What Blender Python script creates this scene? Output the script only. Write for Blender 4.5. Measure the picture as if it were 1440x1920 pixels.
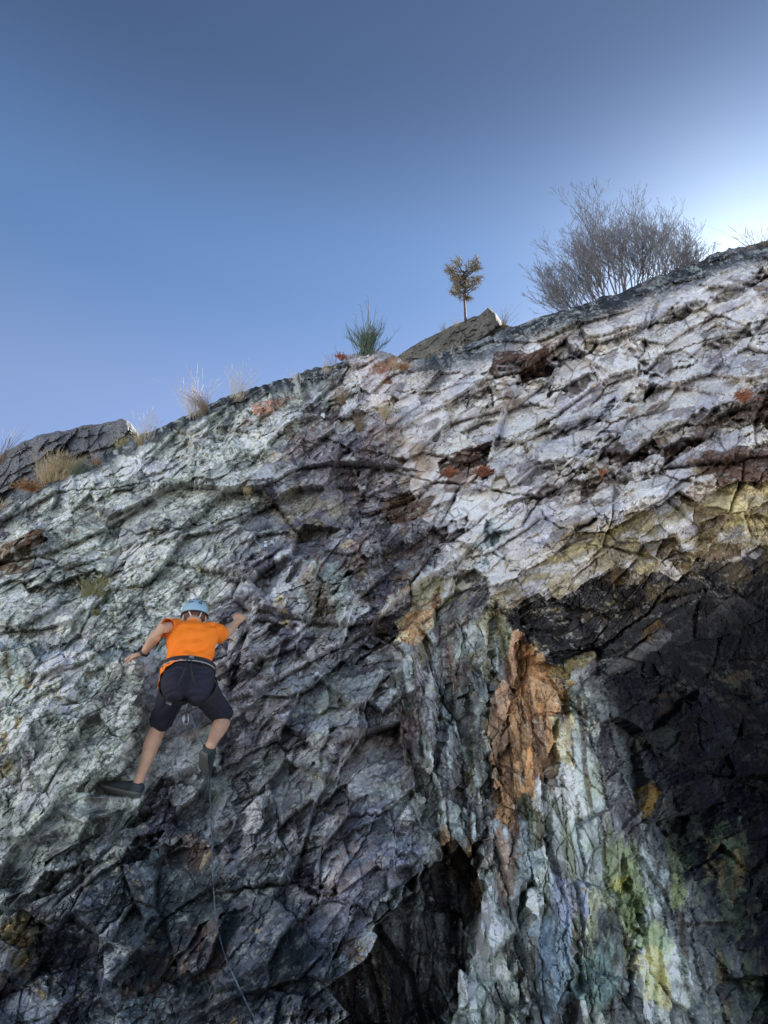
import bpy, bmesh, math, random
import numpy as np
from mathutils import Vector, Matrix, Quaternion

for _o in list(bpy.data.objects):
    bpy.data.objects.remove(_o, do_unlink=True)
scene = bpy.context.scene
COL = scene.collection
R = math.radians

# ------------------------------------------------------------------ camera
PITCH = R(28.0)
FPX = 1397.0                       # focal length in photo pixels (1440 x 1920)
CAM = Vector((0.0, 0.0, 1.6))
cam_data = bpy.data.cameras.new('camera')
cam_data.sensor_fit = 'VERTICAL'
cam_data.sensor_height = 24.0
cam_data.lens = 24.0 * FPX / 1920.0
cam_data.clip_start = 0.05
cam_data.clip_end = 5000.0
cam = bpy.data.objects.new('camera', cam_data)
COL.objects.link(cam)
cam.location = CAM
cam.rotation_euler = (R(90) + PITCH, 0, 0)
scene.camera = cam
FWD = Vector((0, math.cos(PITCH), math.sin(PITCH)))
UPV = Vector((0, -math.sin(PITCH), math.cos(PITCH)))


def W(px, py, d):
    """World point seen at photo pixel (px, py) at depth d along the optical axis."""
    u = (px - 720.0) / FPX
    v = (960.0 - py) / FPX
    return CAM + d * (FWD + u * Vector((1, 0, 0)) + v * UPV)


# ------------------------------------------------------------------ light
SUN_EL, SUN_AZ = R(36.5), R(33.5)          # azimuth measured from +Y towards +X
sun_dir = Vector((math.sin(SUN_AZ) * math.cos(SUN_EL), math.cos(SUN_AZ) * math.cos(SUN_EL), math.sin(SUN_EL)))
world = bpy.data.worlds.new('World')
scene.world = world
world.use_nodes = True
nt = world.node_tree
nt.nodes.clear()
n_sky = nt.nodes.new('ShaderNodeTexSky')
n_sky.sky_type = 'NISHITA'
n_sky.sun_disc = False
n_sky.sun_elevation = SUN_EL
n_sky.sun_rotation = SUN_AZ
n_sky.altitude = 1500
n_sky.air_density = 0.6
n_sky.dust_density = 0.3
n_sky.ozone_density = 3.0
n_bg = nt.nodes.new('ShaderNodeBackground')
n_bg.inputs['Strength'].default_value = 0.05
n_out = nt.nodes.new('ShaderNodeOutputWorld')
# haze: the clear sky pales towards the horizon all round
n_tc = nt.nodes.new('ShaderNodeTexCoord')
n_sep = nt.nodes.new('ShaderNodeSeparateXYZ')
nt.links.new(n_tc.outputs['Generated'], n_sep.inputs[0])
n_rmp = nt.nodes.new('ShaderNodeValToRGB')
n_rmp.color_ramp.interpolation = 'EASE'
_el = n_rmp.color_ramp.elements
for _i, (_p, _c) in enumerate([(0.0, (1.0, .80, .62)), (0.55, (.79, .64, .545)), (0.71, (.50, .525, .49)), (0.86, (.305, .30, .28)), (1.0, (.22, .225, .22))]):
    _e = _el[_i] if _i < 2 else _el.new(_p)
    _e.position = _p; _e.color = (*_c, 1)
nt.links.new(n_sep.outputs[2], n_rmp.inputs[0])
n_mul = nt.nodes.new('ShaderNodeMix'); n_mul.data_type = 'RGBA'; n_mul.blend_type = 'MULTIPLY'
n_mul.clamp_result = False
n_mul.inputs[0].default_value = 1.0
nt.links.new(n_sky.outputs[0], n_mul.inputs[6]); nt.links.new(n_rmp.outputs[0], n_mul.inputs[7])
n_sc = nt.nodes.new('ShaderNodeVectorMath'); n_sc.operation = 'SCALE'; n_sc.inputs[3].default_value = 2.75
nt.links.new(n_mul.outputs[2], n_sc.inputs[0])
# aureole of the sun, which stands just behind the ridge
n_dot = nt.nodes.new('ShaderNodeVectorMath'); n_dot.operation = 'DOT_PRODUCT'
nt.links.new(n_tc.outputs['Generated'], n_dot.inputs[0]); n_dot.inputs[1].default_value = sun_dir
def _m(op, a, b=None):
    n = nt.nodes.new('ShaderNodeMath'); n.operation = op
    for i, q in enumerate((a, b)):
        if q is None: continue
        if isinstance(q, (int, float)): n.inputs[i].default_value = q
        else: nt.links.new(q, n.inputs[i])
    return n.outputs[0]
_th = _m('DIVIDE', _m('ARCCOSINE', _m('MINIMUM', n_dot.outputs['Value'], 0.99999)), R(5.8))
_au = _m('MULTIPLY', _m('EXPONENT', _m('MULTIPLY', _m('POWER', _th, 1.4), -1.0)), 10.0)
n_au = nt.nodes.new('ShaderNodeVectorMath'); n_au.operation = 'SCALE'; n_au.inputs[0].default_value = (0.86, 1.0, 0.98)
nt.links.new(_au, n_au.inputs[3])
n_add = nt.nodes.new('ShaderNodeVectorMath'); n_add.operation = 'ADD'
nt.links.new(n_sc.outputs[0], n_add.inputs[0]); nt.links.new(n_au.outputs[0], n_add.inputs[1])
nt.links.new(n_add.outputs[0], n_bg.inputs['Color'])
nt.links.new(n_bg.outputs[0], n_out.inputs['Surface'])

sun_data = bpy.data.lights.new('sun', 'SUN')
sun_data.energy = 5.0
sun_data.angle = R(0.53)
sun_data.color = (1.0, 0.95, 0.88)
sun = bpy.data.objects.new('sun', sun_data)
COL.objects.link(sun)
sun.rotation_euler = sun_dir.to_track_quat('Z', 'Y').to_euler()
sun.location = (10, 14, 30)

scene.view_settings.view_transform = 'Standard'
scene.view_settings.look = 'None'
scene.view_settings.gamma = 1.0
scene.view_settings.use_curve_mapping = False
scene.view_settings.exposure = 1.95
scene.cycles.use_denoising = True
scene.cycles.max_bounces = 6
scene.cycles.diffuse_bounces = 4


# ------------------------------------------------------------------ small helpers
def tag(o, label=None, cat=None, group=None, kind=None):
    if label: o['label'] = label
    if cat: o['category'] = cat
    if group: o['group'] = group
    if kind: o['kind'] = kind
    return o


def link(name, mesh, mat=None, parent=None):
    o = bpy.data.objects.new(name, mesh)
    COL.objects.link(o)
    if mat is not None and not mesh.materials:
        mesh.materials.append(mat)
    if parent is not None:
        o.parent = parent
        o.matrix_parent_inverse = parent.matrix_world.inverted() if parent.type != 'EMPTY' else Matrix.Identity(4)
    return o


def empty(name, loc):
    o = bpy.data.objects.new(name, None)
    COL.objects.link(o)
    o.location = loc
    o.empty_display_size = 0.1
    return o


def lin(r, g, b):
    f = lambda c: (c / 255 / 12.92) if c / 255 <= 0.04045 else ((c / 255 + 0.055) / 1.055) ** 2.4
    return np.array([f(r), f(g), f(b)])


# ------------------------------------------------------------------ numpy noise
def h1(ix, iy, s):
    """hash of integer lattice -> float 0..1 (vectorised)"""
    n = ix.astype(np.uint32) * np.uint32(374761393) + iy.astype(np.uint32) * np.uint32(668265263) + np.uint32((s * 974711 + 12345) & 0xFFFFFFFF)
    n = (n ^ (n >> np.uint32(13))) * np.uint32(1274126177)
    n = (n ^ (n >> np.uint32(16))) * np.uint32(2246822519)
    n ^= n >> np.uint32(15)
    return (n & np.uint32(0xFFFFFF)).astype(np.float32) * np.float32(1 / 0x1000000)


def vnoise(x, y, s):
    ix = np.floor(x); iy = np.floor(y)
    fx = (x - ix).astype(np.float32); fy = (y - iy).astype(np.float32)
    ix = ix.astype(np.int32); iy = iy.astype(np.int32)
    fx = fx * fx * fx * (fx * (fx * 6 - 15) + 10); fy = fy * fy * fy * (fy * (fy * 6 - 15) + 10)
    a = h1(ix, iy, s); b = h1(ix + 1, iy, s); c = h1(ix, iy + 1, s); d = h1(ix + 1, iy + 1, s)
    return (a + (b - a) * fx) * (1 - fy) + (c + (d - c) * fx) * fy


def fbm(x, y, s, oct=4, gain=0.5):
    t = 0; a = 1.0; n = 0
    for k in range(oct):
        t = t + a * (vnoise(x, y, s + k * 17) * 2 - 1); n += a
        x = x * 2.03 + 13.7; y = y * 2.03 + 5.1; a *= gain
    return t / n


def cells(a, b, s, jit=0.95, second=False):
    """Worley cells: random numbers of the cell, offsets to its centre, border distance, cell index;
    with `second`, the same for the neighbour across the nearest border."""
    a = a.astype(np.float32); b = b.astype(np.float32)
    ia = np.floor(a).astype(np.int32); ib = np.floor(b).astype(np.int32)
    f1 = np.full(a.shape, 1e9, np.float32); f2 = f1.copy()
    ca = np.zeros(a.shape, np.float32); cb = ca.copy(); ca2 = ca.copy(); cb2 = ca.copy()
    ka = ia.copy(); kb = ib.copy(); ka2 = ia.copy(); kb2 = ib.copy()
    for i in (-1, 0, 1):
        for j in (-1, 0, 1):
            xa = ia + i; xb = ib + j
            da = a - (xa + np.float32(0.5) + np.float32(jit) * (h1(xa, xb, s) - np.float32(0.5))).astype(np.float32)
            db = b - (xb + np.float32(0.5) + np.float32(jit) * (h1(xa, xb, s + 1) - np.float32(0.5))).astype(np.float32)
            d = da * da + db * db
            m = d < f1
            if second:
                n = (~m) & (d < f2)
                for dst, old, new in ((ca2, ca, da), (cb2, cb, db), (ka2, ka, xa), (kb2, kb, xb)):
                    np.copyto(dst, old, where=m); np.copyto(dst, new, where=n)
            f2 = np.where(m, f1, np.minimum(f2, d))
            np.copyto(f1, d, where=m)
            np.copyto(ca, da, where=m); np.copyto(cb, db, where=m)
            np.copyto(ka, xa, where=m); np.copyto(kb, xb, where=m)
    edge = np.sqrt(f2) - np.sqrt(f1)
    out = dict(r=[h1(ka, kb, s + 10 + q) for q in range(5)], da=ca, db=cb, e=edge, ka=ka, kb=kb)
    if second: out.update(r2=[h1(ka2, kb2, s + 10 + q) for q in range(3)], da2=ca2, db2=cb2)
    return out


def sstep(x, a, b):
    t = np.clip((x - a) / (b - a), 0, 1)
    return t * t * (3 - 2 * t)


def polydist(px, py, pts):
    """distance to a polyline and a signed side (positive = above / left-hand side up)."""
    best = np.full(px.shape, 1e9, np.float32); side = np.zeros(px.shape, np.float32)
    for (x0, y0), (x1, y1) in zip(pts[:-1], pts[1:]):
        dx, dy = x1 - x0, y1 - y0
        L = math.hypot(dx, dy)
        t = np.clip(((px - x0) * dx + (py - y0) * dy) / (L * L), 0, 1)
        qx = px - (x0 + t * dx); qy = py - (y0 + t * dy)
        d = np.sqrt(qx * qx + qy * qy)
        s = (dx * qy - dy * qx)            # >0 : below the line when drawn left to right
        m = d < best
        best = np.where(m, d, best); side = np.where(m, -np.sign(s), side)
    return best.astype(np.float32), side.astype(np.float32)


def inpoly(px, py, pts, soft=20.0, warp=None):
    """soft mask of a polygon in layout coordinates"""
    if warp is not None:
        px = px + warp[0]; py = py + warp[1]
    ins = np.zeros(px.shape, bool)
    n = len(pts)
    for i in range(n):
        x0, y0 = pts[i]; x1, y1 = pts[(i + 1) % n]
        if y0 == y1: continue
        c = ((y0 > py) != (y1 > py)) & (px < (x1 - x0) * (py - y0) / (y1 - y0) + x0)
        ins ^= c
    d, _ = polydist(px, py, list(pts) + [pts[0]])
    sd = np.where(ins, d, -d)
    return sstep(sd, -soft, soft).astype(np.float32)
# ------------------------------------------------------------------ cliff layout
RIDGE = [(-350, 1085), (-150, 1010), (0, 945), (60, 915), (130, 886), (200, 852), (270, 816), (330, 787), (400, 757), (480, 729),
         (560, 703), (620, 684), (655, 668), (690, 657), (735, 664), (765, 680), (800, 672), (870, 648), (960, 614), (1040, 589),
         (1130, 561), (1230, 520), (1330, 482), (1440, 455), (1560, 415), (1790, 345)]
CTRL = [(-350, 1085, 7.6), (-350, 1300, 6.3), (-350, 1600, 5.1), (-350, 1920, 4.45), (-350, 2350, 3.8),
        (0, 940, 8.3), (0, 1100, 7.1), (0, 1300, 6.0), (0, 1500, 5.2), (0, 1700, 4.7), (0, 1920, 4.3), (0, 2350, 3.6),
        (180, 1300, 5.95), (230, 1480, 5.28),
        (360, 772, 9.3), (360, 900, 8.1), (360, 1050, 6.95), (360, 1150, 6.35), (450, 1160, 6.16), (360, 1300, 5.88), (360, 1480, 5.3), (360, 1700, 4.75), (360, 1920, 4.35), (360, 2350, 3.7),
        (700, 660, 9.7), (700, 800, 8.5), (700, 950, 7.55), (700, 1100, 6.8), (700, 1300, 6.0), (700, 1500, 5.3), (700, 1700, 4.85), (700, 1920, 4.45), (700, 2350, 3.8),
        (900, 640, 9.8), (900, 800, 8.45), (900, 950, 7.5), (900, 1100, 6.85), (900, 1300, 6.25), (900, 1500, 5.7), (900, 1700, 5.2), (900, 1920, 4.7), (900, 2350, 4.0),
        (1050, 590, 10.0), (1050, 800, 8.3), (1050, 1000, 7.1), (1050, 1150, 7.45), (1050, 1300, 6.8), (1050, 1500, 6.0), (1050, 1700, 5.35), (1050, 1920, 4.85), (1050, 2350, 4.1),
        (1250, 515, 10.3), (1250, 800, 8.0), (1250, 950, 7.0), (1250, 1100, 8.1), (1250, 1250, 10.2), (1250, 1400, 10.4), (1250, 1600, 7.8), (1250, 1750, 6.3), (1250, 1920, 5.7), (1250, 2350, 4.8),
        (1440, 455, 10.6), (1440, 700, 8.5), (1440, 880, 7.2), (1440, 1000, 8.0), (1440, 1100, 9.5), (1440, 1250, 12.8), (1440, 1500, 14.0), (1440, 1700, 11.5), (1440, 1920, 9.0), (1440, 2350, 6.0),
        (1790, 345, 11.0), (1790, 650, 8.5), (1790, 850, 7.1), (1790, 1000, 8.6), (1790, 1200, 12.5), (1790, 1500, 14.0), (1790, 1920, 10.5), (1790, 2350, 7.6)]


def tps_fit(pts):
    P = np.array([(x / 500, y / 500) for x, y, d in pts]); V = np.log(np.array([d for *_, d in pts]))
    n = len(P)
    r2 = ((P[:, None] - P[None]) ** 2).sum(-1)
    K = np.where(r2 > 0, r2 * np.log(np.maximum(r2, 1e-12)) * 0.5, 0) + np.eye(n) * 0.004
    A = np.zeros((n + 3, n + 3)); A[:n, :n] = K; A[:n, n] = 1; A[:n, n + 1:] = P; A[n, :n] = 1; A[n + 1:, :n] = P.T
    return P, np.linalg.solve(A, np.concatenate([V, np.zeros(3)]))


_TP, _TW = tps_fit(CTRL)


def base_depth(px, py):
    q = np.stack([np.ravel(px) / 500, np.ravel(py) / 500], -1)
    out = np.empty(len(q))
    for i in range(0, len(q), 20000):
        s = q[i:i + 20000]
        r2 = ((s[:, None] - _TP[None]) ** 2).sum(-1)
        U = np.where(r2 > 0, r2 * np.log(np.maximum(r2, 1e-12)) * 0.5, 0)
        out[i:i + 20000] = U @ _TW[:-3] + _TW[-3] + s @ _TW[-2:]
    return np.exp(out).reshape(np.shape(px))


# grid ----------------------------------------------------------------------
FINE = 1.86
cols = np.concatenate([np.arange(-350, -30, 7.0), np.arange(-30, 1470, FINE), np.arange(1470, 1791, 7.0)])
NR, NB, NT = 770, 40, 34
rx = np.array([p[0] for p in RIDGE], float); ry = np.array([p[1] for p in RIDGE], float)
ridge_y = np.interp(cols, rx, ry) + 8 * fbm(cols / 45, cols * 0 + 3.3, 71, 4) - 5 * np.abs(fbm(cols / 22, cols * 0 + 7.7, 75, 2)) + 2.5 * fbm(cols / 9, cols * 0 + 1.3, 72, 2)
t = np.linspace(0, 1, NR)
t = t * 0.93 + 0.07 * t ** 2
PY = ridge_y[None] + (1945 - ridge_y[None]) * t[:, None]
PYb = 1945 + (2350 - 1945) * (np.arange(1, NB + 1) / NB)[:, None] + 0 * cols[None]
PY = np.concatenate([PY, PYb], 0)
PX = np.broadcast_to(cols[None], PY.shape).copy()
n_rows, n_cols = PY.shape

# coarse base surface, interpolated up
cgx = np.linspace(-360, 1800, 109); cgy = np.linspace(300, 2360, 104)
CG = base_depth(*np.meshgrid(cgx, cgy))


def bilin(G, px, py):
    fx = (px - cgx[0]) / (cgx[1] - cgx[0]); fy = (py - cgy[0]) / (cgy[1] - cgy[0])
    ix = np.clip(np.floor(fx).astype(int), 0, len(cgx) - 2); iy = np.clip(np.floor(fy).astype(int), 0, len(cgy) - 2)
    fx = fx - ix; fy = fy - iy
    return (G[iy, ix] * (1 - fx) + G[iy, ix + 1] * fx) * (1 - fy) + (G[iy + 1, ix] * (1 - fx) + G[iy + 1, ix + 1] * fx) * fy


def rays(px, py):
    u = (px - 720) / FPX; v = (960 - py) / FPX
    return np.stack([u, math.cos(PITCH) - v * math.sin(PITCH), math.sin(PITCH) + v * math.cos(PITCH)], -1)


CAMN = np.array(CAM)
# base normals on the coarse grid
_cx, _cy = np.meshgrid(cgx, cgy)
_P = CAMN + rays(_cx, _cy) * CG[..., None]
_du = np.gradient(_P, axis=1); _dv = np.gradient(_P, axis=0)
_N = np.cross(_dv, _du); _N /= np.linalg.norm(_N, axis=-1, keepdims=True)
_N *= np.where((_N * rays(_cx, _cy)).sum(-1, keepdims=True) > 0, -1, 1)
# arc length down each column, zero level with the brow of the cave
_seg = np.linalg.norm(np.diff(_P[..., 1:], axis=0), axis=-1)
_S = np.concatenate([np.zeros((1, len(cgx))), np.cumsum(_seg, 0)], 0)
_k = np.argmin(abs(cgy - 900)); _S = _S - _S[_k][None]

D = bilin(CG, PX, PY)
# metric coordinates along and down the face, taken from one mid column so that the bedding runs straight
_yy = np.linspace(250, 2360, 212); _dd = base_depth(np.full(212, 640.0), np.clip(_yy, 640, 2350))
_ss = np.concatenate([[0], np.cumsum(np.diff(_yy) / FPX * (_dd[1:] + _dd[:-1]) / 2 * 1.06)])
S = np.interp(PY, _yy, _ss).astype(np.float32)
DREF = np.interp(PY, _yy, _dd)
NORM = np.stack([bilin(_N[..., k], PX, PY) for k in range(3)], -1)
NORM /= np.linalg.norm(NORM, axis=-1, keepdims=True)
Xm = ((PX - 720) / FPX * (0.5 * DREF + 3.2)).astype(np.float32)        # metres, along the face
PX = PX.astype(np.float32); PY = PY.astype(np.float32)
dr = PY - ridge_y[None].astype(np.float32)            # layout distance below the ridge

# large-scale sharp features -----------------------------------------------
# outlines of ledges, cracks and stains snap to the small fracture blocks
def snap(ang, sx, sy, seed):
    c_, s_ = math.cos(R(ang)), math.sin(R(ang))
    a = Xm * c_ - S * s_; b = -Xm * s_ - S * c_
    c = cells(a / sx, b / sy, seed)
    da, db = c['da'] * sx, c['db'] * sy
    dx = da * c_ - db * s_; du = da * s_ + db * c_
    k = FPX / D
    return -(dx * k), (du * k)


_w = 8 * fbm(PX / 50, PY / 50, 5, 3); _w2 = 8 * fbm(PX / 50, PY / 50, 9, 3)
sa = snap(33, .34, .16, 41); sb = snap(50, .11, .07, 43); sc = snap(96, .42, .13, 47)
vert = inpoly(PX, PY, [(760, 1250), (930, 1140), (1060, 1270), (1900, 1200), (1900, 2400), (560, 2400), (780, 1640)], 25)
wx = (1 - vert) * .75 * sa[0] + vert * .45 * sc[0] + .45 * sb[0] + _w
wy = (1 - vert) * .75 * sa[1] + vert * .4 * sc[1] + .45 * sb[1] + _w2
WPX, WPY = PX + wx, PY + wy
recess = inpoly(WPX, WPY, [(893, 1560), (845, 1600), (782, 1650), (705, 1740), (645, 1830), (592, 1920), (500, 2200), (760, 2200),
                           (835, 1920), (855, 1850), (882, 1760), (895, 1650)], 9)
# the lichened buttress the climber stands against, left of his corner
butt = inpoly(PX + wx * .6, PY + wy * .6, [(-500, 1228), (60, 1205), (160, 1212), (225, 1214), (262, 1216), (280, 1245), (280, 1330), (246, 1400), (214, 1480), (160, 1570), (-60, 1720), (-500, 1800)], 16)
D = D - 0.62 * butt * (1 - .75 * sstep(PY, 1300, 1560)) * sstep(PX, -400, 60)
D = D + 0.75 * recess
D = D + 0.9 * np.exp(-np.maximum(dr, 0) / 16.0)       # the lip rolls back at the ridge

disp = np.zeros(D.shape, np.float32)                  # metres along the normal
wxl = .5 * _w + .35 * sa[0] + .3 * sb[0]; wyl = .5 * _w2 + .35 * sa[1] + .3 * sb[1]


def ledge(pts, h, fall, back=None, warp=1.0):
    """rock above the line stands proud by h, fading upwards over `fall` layout units"""
    global disp
    d, s = polydist(PX + wxl * warp, PY + wyl * warp, pts)
    x0, x1 = pts[0][0], pts[-1][0]
    ends = sstep(PX, x0 - 10, x0 + 50) * (1 - sstep(PX, x1 - 50, x1 + 10))
    up = h * np.exp(-d / fall)
    dn = -0.45 * h * np.exp(-d / (back or fall))
    t_ = 0.5 + 0.5 * np.clip(s * d / (3.0 + 14 * h), -1, 1)      # a broken face, not a knife edge
    disp += ((up * t_ + dn * (1 - t_)) * ends).astype(np.float32)


def crack(pts, depth, w, warp=1.0):
    global disp
    d, s = polydist(PX + wx * warp, PY + wy * warp, pts)
    disp -= (depth * np.exp(-(d / w) ** 2)).astype(np.float32)


# brow of the cave and the stepped ceiling under it
ledge([(945, 1075), (985, 1062), (1040, 1022), (1090, 987), (1160, 962), (1215, 938), (1300, 925), (1370, 905), (1500, 880), (1790, 830)], 0.34, 70, 30)
ledge([(940, 1132), (1000, 1128), (1062, 1108), (1110, 1078), (1200, 1068), (1300, 1040), (1440, 1003), (1790, 930)], 0.30, 60, 40)
ledge([(960, 1180), (1010, 1235), (1062, 1262), (1120, 1232), (1230, 1185), (1330, 1120), (1440, 1080), (1790, 1010)], 0.32, 80, 40)
# the purple face edge above the dark recess
d_, s_ = polydist(WPX, WPY, [(893, 1560), (845, 1600), (782, 1650), (705, 1740), (645, 1830), (592, 1920), (500, 2200)])
disp += np.where(s_ > 0, 0.10 * np.exp(-d_ / 50), 0)
# bedding ledges on the pale upper slabs
CRK = []
for pts, h, f in [
    ([(1000, 690), (1090, 655), (1180, 625), (1260, 590), (1370, 548), (1440, 508), (1600, 450)], 0.30, 40),
    ([(860, 745), (960, 715), (1060, 720), (1140, 705)], 0.16, 34),
    ([(905, 700), (960, 690), (1020, 690)], 0.22, 30),
    ([(1130, 760), (1200, 735), (1270, 690), (1350, 640), (1440, 600)], 0.22, 40),
    ([(840, 800), (900, 790), (990, 830), (1010, 800)], 0.2, 34),
    ([(1020, 810), (1080, 795), (1140, 765)], 0.2, 34),
    ([(1090, 830), (1150, 815), (1225, 775)], 0.2, 34),
    ([(1200, 845), (1290, 800), (1370, 765), (1440, 740), (1600, 690)], 0.24, 38),
    ([(1100, 860), (1220, 850), (1300, 830), (1440, 780), (1600, 730)], 0.30, 36),
    ([(820, 870), (900, 850), (960, 905), (1040, 870), (1100, 862)], 0.2, 34),
    ([(960, 940), (1060, 915), (1160, 890), (1260, 880)], 0.16, 34),
    ([(700, 760), (800, 730), (880, 700)], 0.16, 30),
    ([(620, 1090), (700, 1040), (790, 1000), (860, 990)], 0.2, 40),
    ([(200, 1010), (330, 985), (450, 960), (520, 930)], 0.14, 40),
    ([(100, 960), (250, 915), (400, 905), (470, 870)], 0.12, 40),
    ([(-60, 1120), (60, 1090), (180, 1075), (230, 1060)], 0.16, 40),
    ([(-40, 1060), (20, 1040), (100, 1000)], 0.16, 30),
    ([(420, 1270), (470, 1250), (560, 1180), (640, 1100)], 0.16, 40),
    ([(430, 1330), (560, 1300), (650, 1230), (720, 1190)], 0.2, 44),
    ([(220, 1560), (300, 1480), (380, 1440), (420, 1400)], 0.22, 44),
    ([(20, 1690), (110, 1640), (200, 1610), (280, 1570), (370, 1590)], 0.22, 44),
    ([(90, 1760), (200, 1690), (310, 1640)], 0.14, 40),
    ([(260, 1620), (350, 1590), (420, 1560), (480, 1440), (540, 1400)], 0.12, 40),
    ([(450, 1600), (560, 1590), (620, 1560), (690, 1480)], 0.14, 40),
    ([(560, 1680), (620, 1660), (700, 1640), (780, 1600)], 0.14, 50),
    ([(280, 1830), (330, 1815), (380, 1745)], 0.18, 40),
]:
    ledge(pts, h, f, f * 0.6, 1.2)
    if h >= .16: CRK.append(([(x, y + 5) for x, y in pts], h * 1.1, 4.5 + 14 * max(0, h - .2)))
for pts, dep, w in [
    ([(1030, 600), (1024, 700), (1018, 790), (1000, 860)], 0.22, 4), ([(1075, 630), (1080, 720), (1090, 760)], 0.2, 4),
    ([(1195, 650), (1215, 740), (1235, 830)], 0.28, 5), ([(1140, 740), (1136, 830)], 0.18, 4),
    ([(930, 650), (928, 740)], 0.18, 4), ([(1405, 580), (1412, 680)], 0.2, 5), ([(1250, 870), (1255, 930)], 0.22, 5),
    ([(926, 1165), (918, 1300), (912, 1430), (904, 1570), (892, 1690)], 0.30, 6), ([(985, 1180), (975, 1300), (935, 1420), (925, 1540)], 0.16, 5),
    ([(1062, 1290), (1045, 1380), (1022, 1460)], 0.24, 6), ([(985, 1620), (975, 1760), (985, 1920)], 0.28, 7),
    ([(1095, 1800), (1075, 1880), (1080, 2000)], 0.25, 7), ([(1180, 1650), (1200, 1780), (1170, 1880)], 0.25, 8),
    ([(270, 1220), (275, 1330), (240, 1390), (160, 1470)], 0.2, 7), ([(640, 860), (672, 930), (700, 980)], 0.15, 6),
    ([(460, 790), (560, 830), (640, 860)], 0.12, 6), ([(220, 1490), (300, 1600), (200, 1700)], 0.0, 6),
    ([(205, 1540), (90, 1640), (30, 1760), (40, 1900)], 0.22, 8), ([(60, 1720), (75, 1840), (110, 1930)], 0.25, 9),
    ([(600, 1650), (608, 1760), (620, 1830)], 0.12, 5), ([(770, 1300), (760, 1400), (800, 1500), (820, 1600)], 0.15, 6),
    ([(840, 1260), (820, 1400), (815, 1560)], 0.22, 7), ([(880, 1300), (870, 1450), (860, 1560)], 0.18, 6),
] + CRK:
    crack(pts, dep, w)

# region weights (geometry styles) -------------------------------------------
rib = inpoly(WPX, WPY, [(730, 1230), (800, 1160), (925, 1130), (985, 1190), (1060, 1275), (1200, 1290), (1800, 1250), (1800, 2400), (560, 2400), (600, 1900), (780, 1640), (760, 1450)], 40)
upper = inpoly(WPX, WPY, [(660, 560), (1500, 300), (1900, 300), (1900, 1240), (1200, 1260), (1060, 1260), (960, 1160), (860, 1050), (740, 900), (680, 760)], 45) * (1 - rib)
left = (1 - rib) * (1 - upper)
lichen = left * inpoly(WPX, WPY, [(-400, 950), (330, 740), (560, 700), (500, 900), (450, 1100), (270, 1180), (290, 1400), (200, 1600), (0, 1720), (-400, 1800)], 60)
lip = (1 - sstep(dr, 18, 60)) * sstep(PX, 740, 830)
lipl = (1 - sstep(dr, 6, 40)) * (1 - sstep(PX, 600, 720))
ceil = inpoly(WPX, WPY, [(930, 1140), (985, 1065), (1090, 985), (1215, 940), (1440, 895), (1900, 800), (1900, 1010), (1440, 1070), (1220, 1190), (1120, 1240), (1060, 1270), (1000, 1240)], 14)
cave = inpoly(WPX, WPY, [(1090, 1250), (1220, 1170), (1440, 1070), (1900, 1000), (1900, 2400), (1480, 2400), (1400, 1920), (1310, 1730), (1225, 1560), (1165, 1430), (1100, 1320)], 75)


def style(mask, ang, levels, seed, saw, warpk, swing=34, bev=(.03, .045, .06)):
    """stack of cellular fracture levels, worked out only where the style shows"""
    m = mask > 0.004
    X, U = Xm[m], -S[m]
    out = np.zeros(X.shape, np.float32); info = []
    jag = 0.012 * fbm(X / 0.035, U / 0.035, seed + 900, 2)
    for k, (sx, sy, amp, crackd) in enumerate(levels):
        an = R(ang + (h1(np.array([k]), np.array([seed]), 3)[0] - .5) * swing)
        c_, s_ = math.cos(an), math.sin(an)
        w = warpk * sy
        a = X * c_ + U * s_ + w * 1.5 * fbm(X / (sy * 2.6), U / (sy * 2.6), seed + 40 * k, 2) + jag
        b = -X * s_ + U * c_ + w * fbm(X / (sy * 2.2) + 31, U / (sy * 2.2), seed + 40 * k + 3, 3) + jag
        c = cells(a / sx, b / sy, seed + 7 * k, second=k < 3)
        r = c['r']
        pl = (r[0] - 0.5) * 1.2 + (r[1] - 0.5) * 2.6 * c['da'] + ((r[2] - 0.5) * 2.6 - saw) * c['db']
        if k < 3:                       # broken edges get a face of their own instead of a knife cut
            r2 = c['r2']
            p2 = (r2[0] - 0.5) * 1.2 + (r2[1] - 0.5) * 2.6 * c['da2'] + ((r2[2] - 0.5) * 2.6 - saw) * c['db2']
            t_ = 0.5 * (1 - np.clip(c['e'] / bev[k], 0, 1))
            pl = pl * (1 - t_) + p2 * t_
        if k == 1: rough = 0.22 + 1.5 * r[4] ** 1.6
        if k >= 2: amp = amp * rough
        out += amp * pl
        if crackd: out -= crackd * np.exp(-(c['e'] / (0.02 + 0.05 * vnoise(X / sy / 1.5, U / sy / 1.5, seed + 77 + k) ** 2)) ** 2) * sstep(vnoise(X / sy / 1.2 + 9, U / sy / 1.2, seed + 177 + k), 0.42, 0.62)
        full = {'r': []}
        for q in (3, 4):
            z = np.zeros(D.shape, np.float32); z[m] = r[q]; full['r'].append(z)
        if k == 1:
            for q in ('ka', 'kb'):
                z = np.zeros(D.shape, np.int64); z[m] = c[q]; full[q] = z
        info.append(full)
    z = np.zeros(D.shape, np.float32); z[m] = out
    zr = np.zeros(D.shape, np.float32); zr[m] = rough
    return z, info, zr


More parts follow.
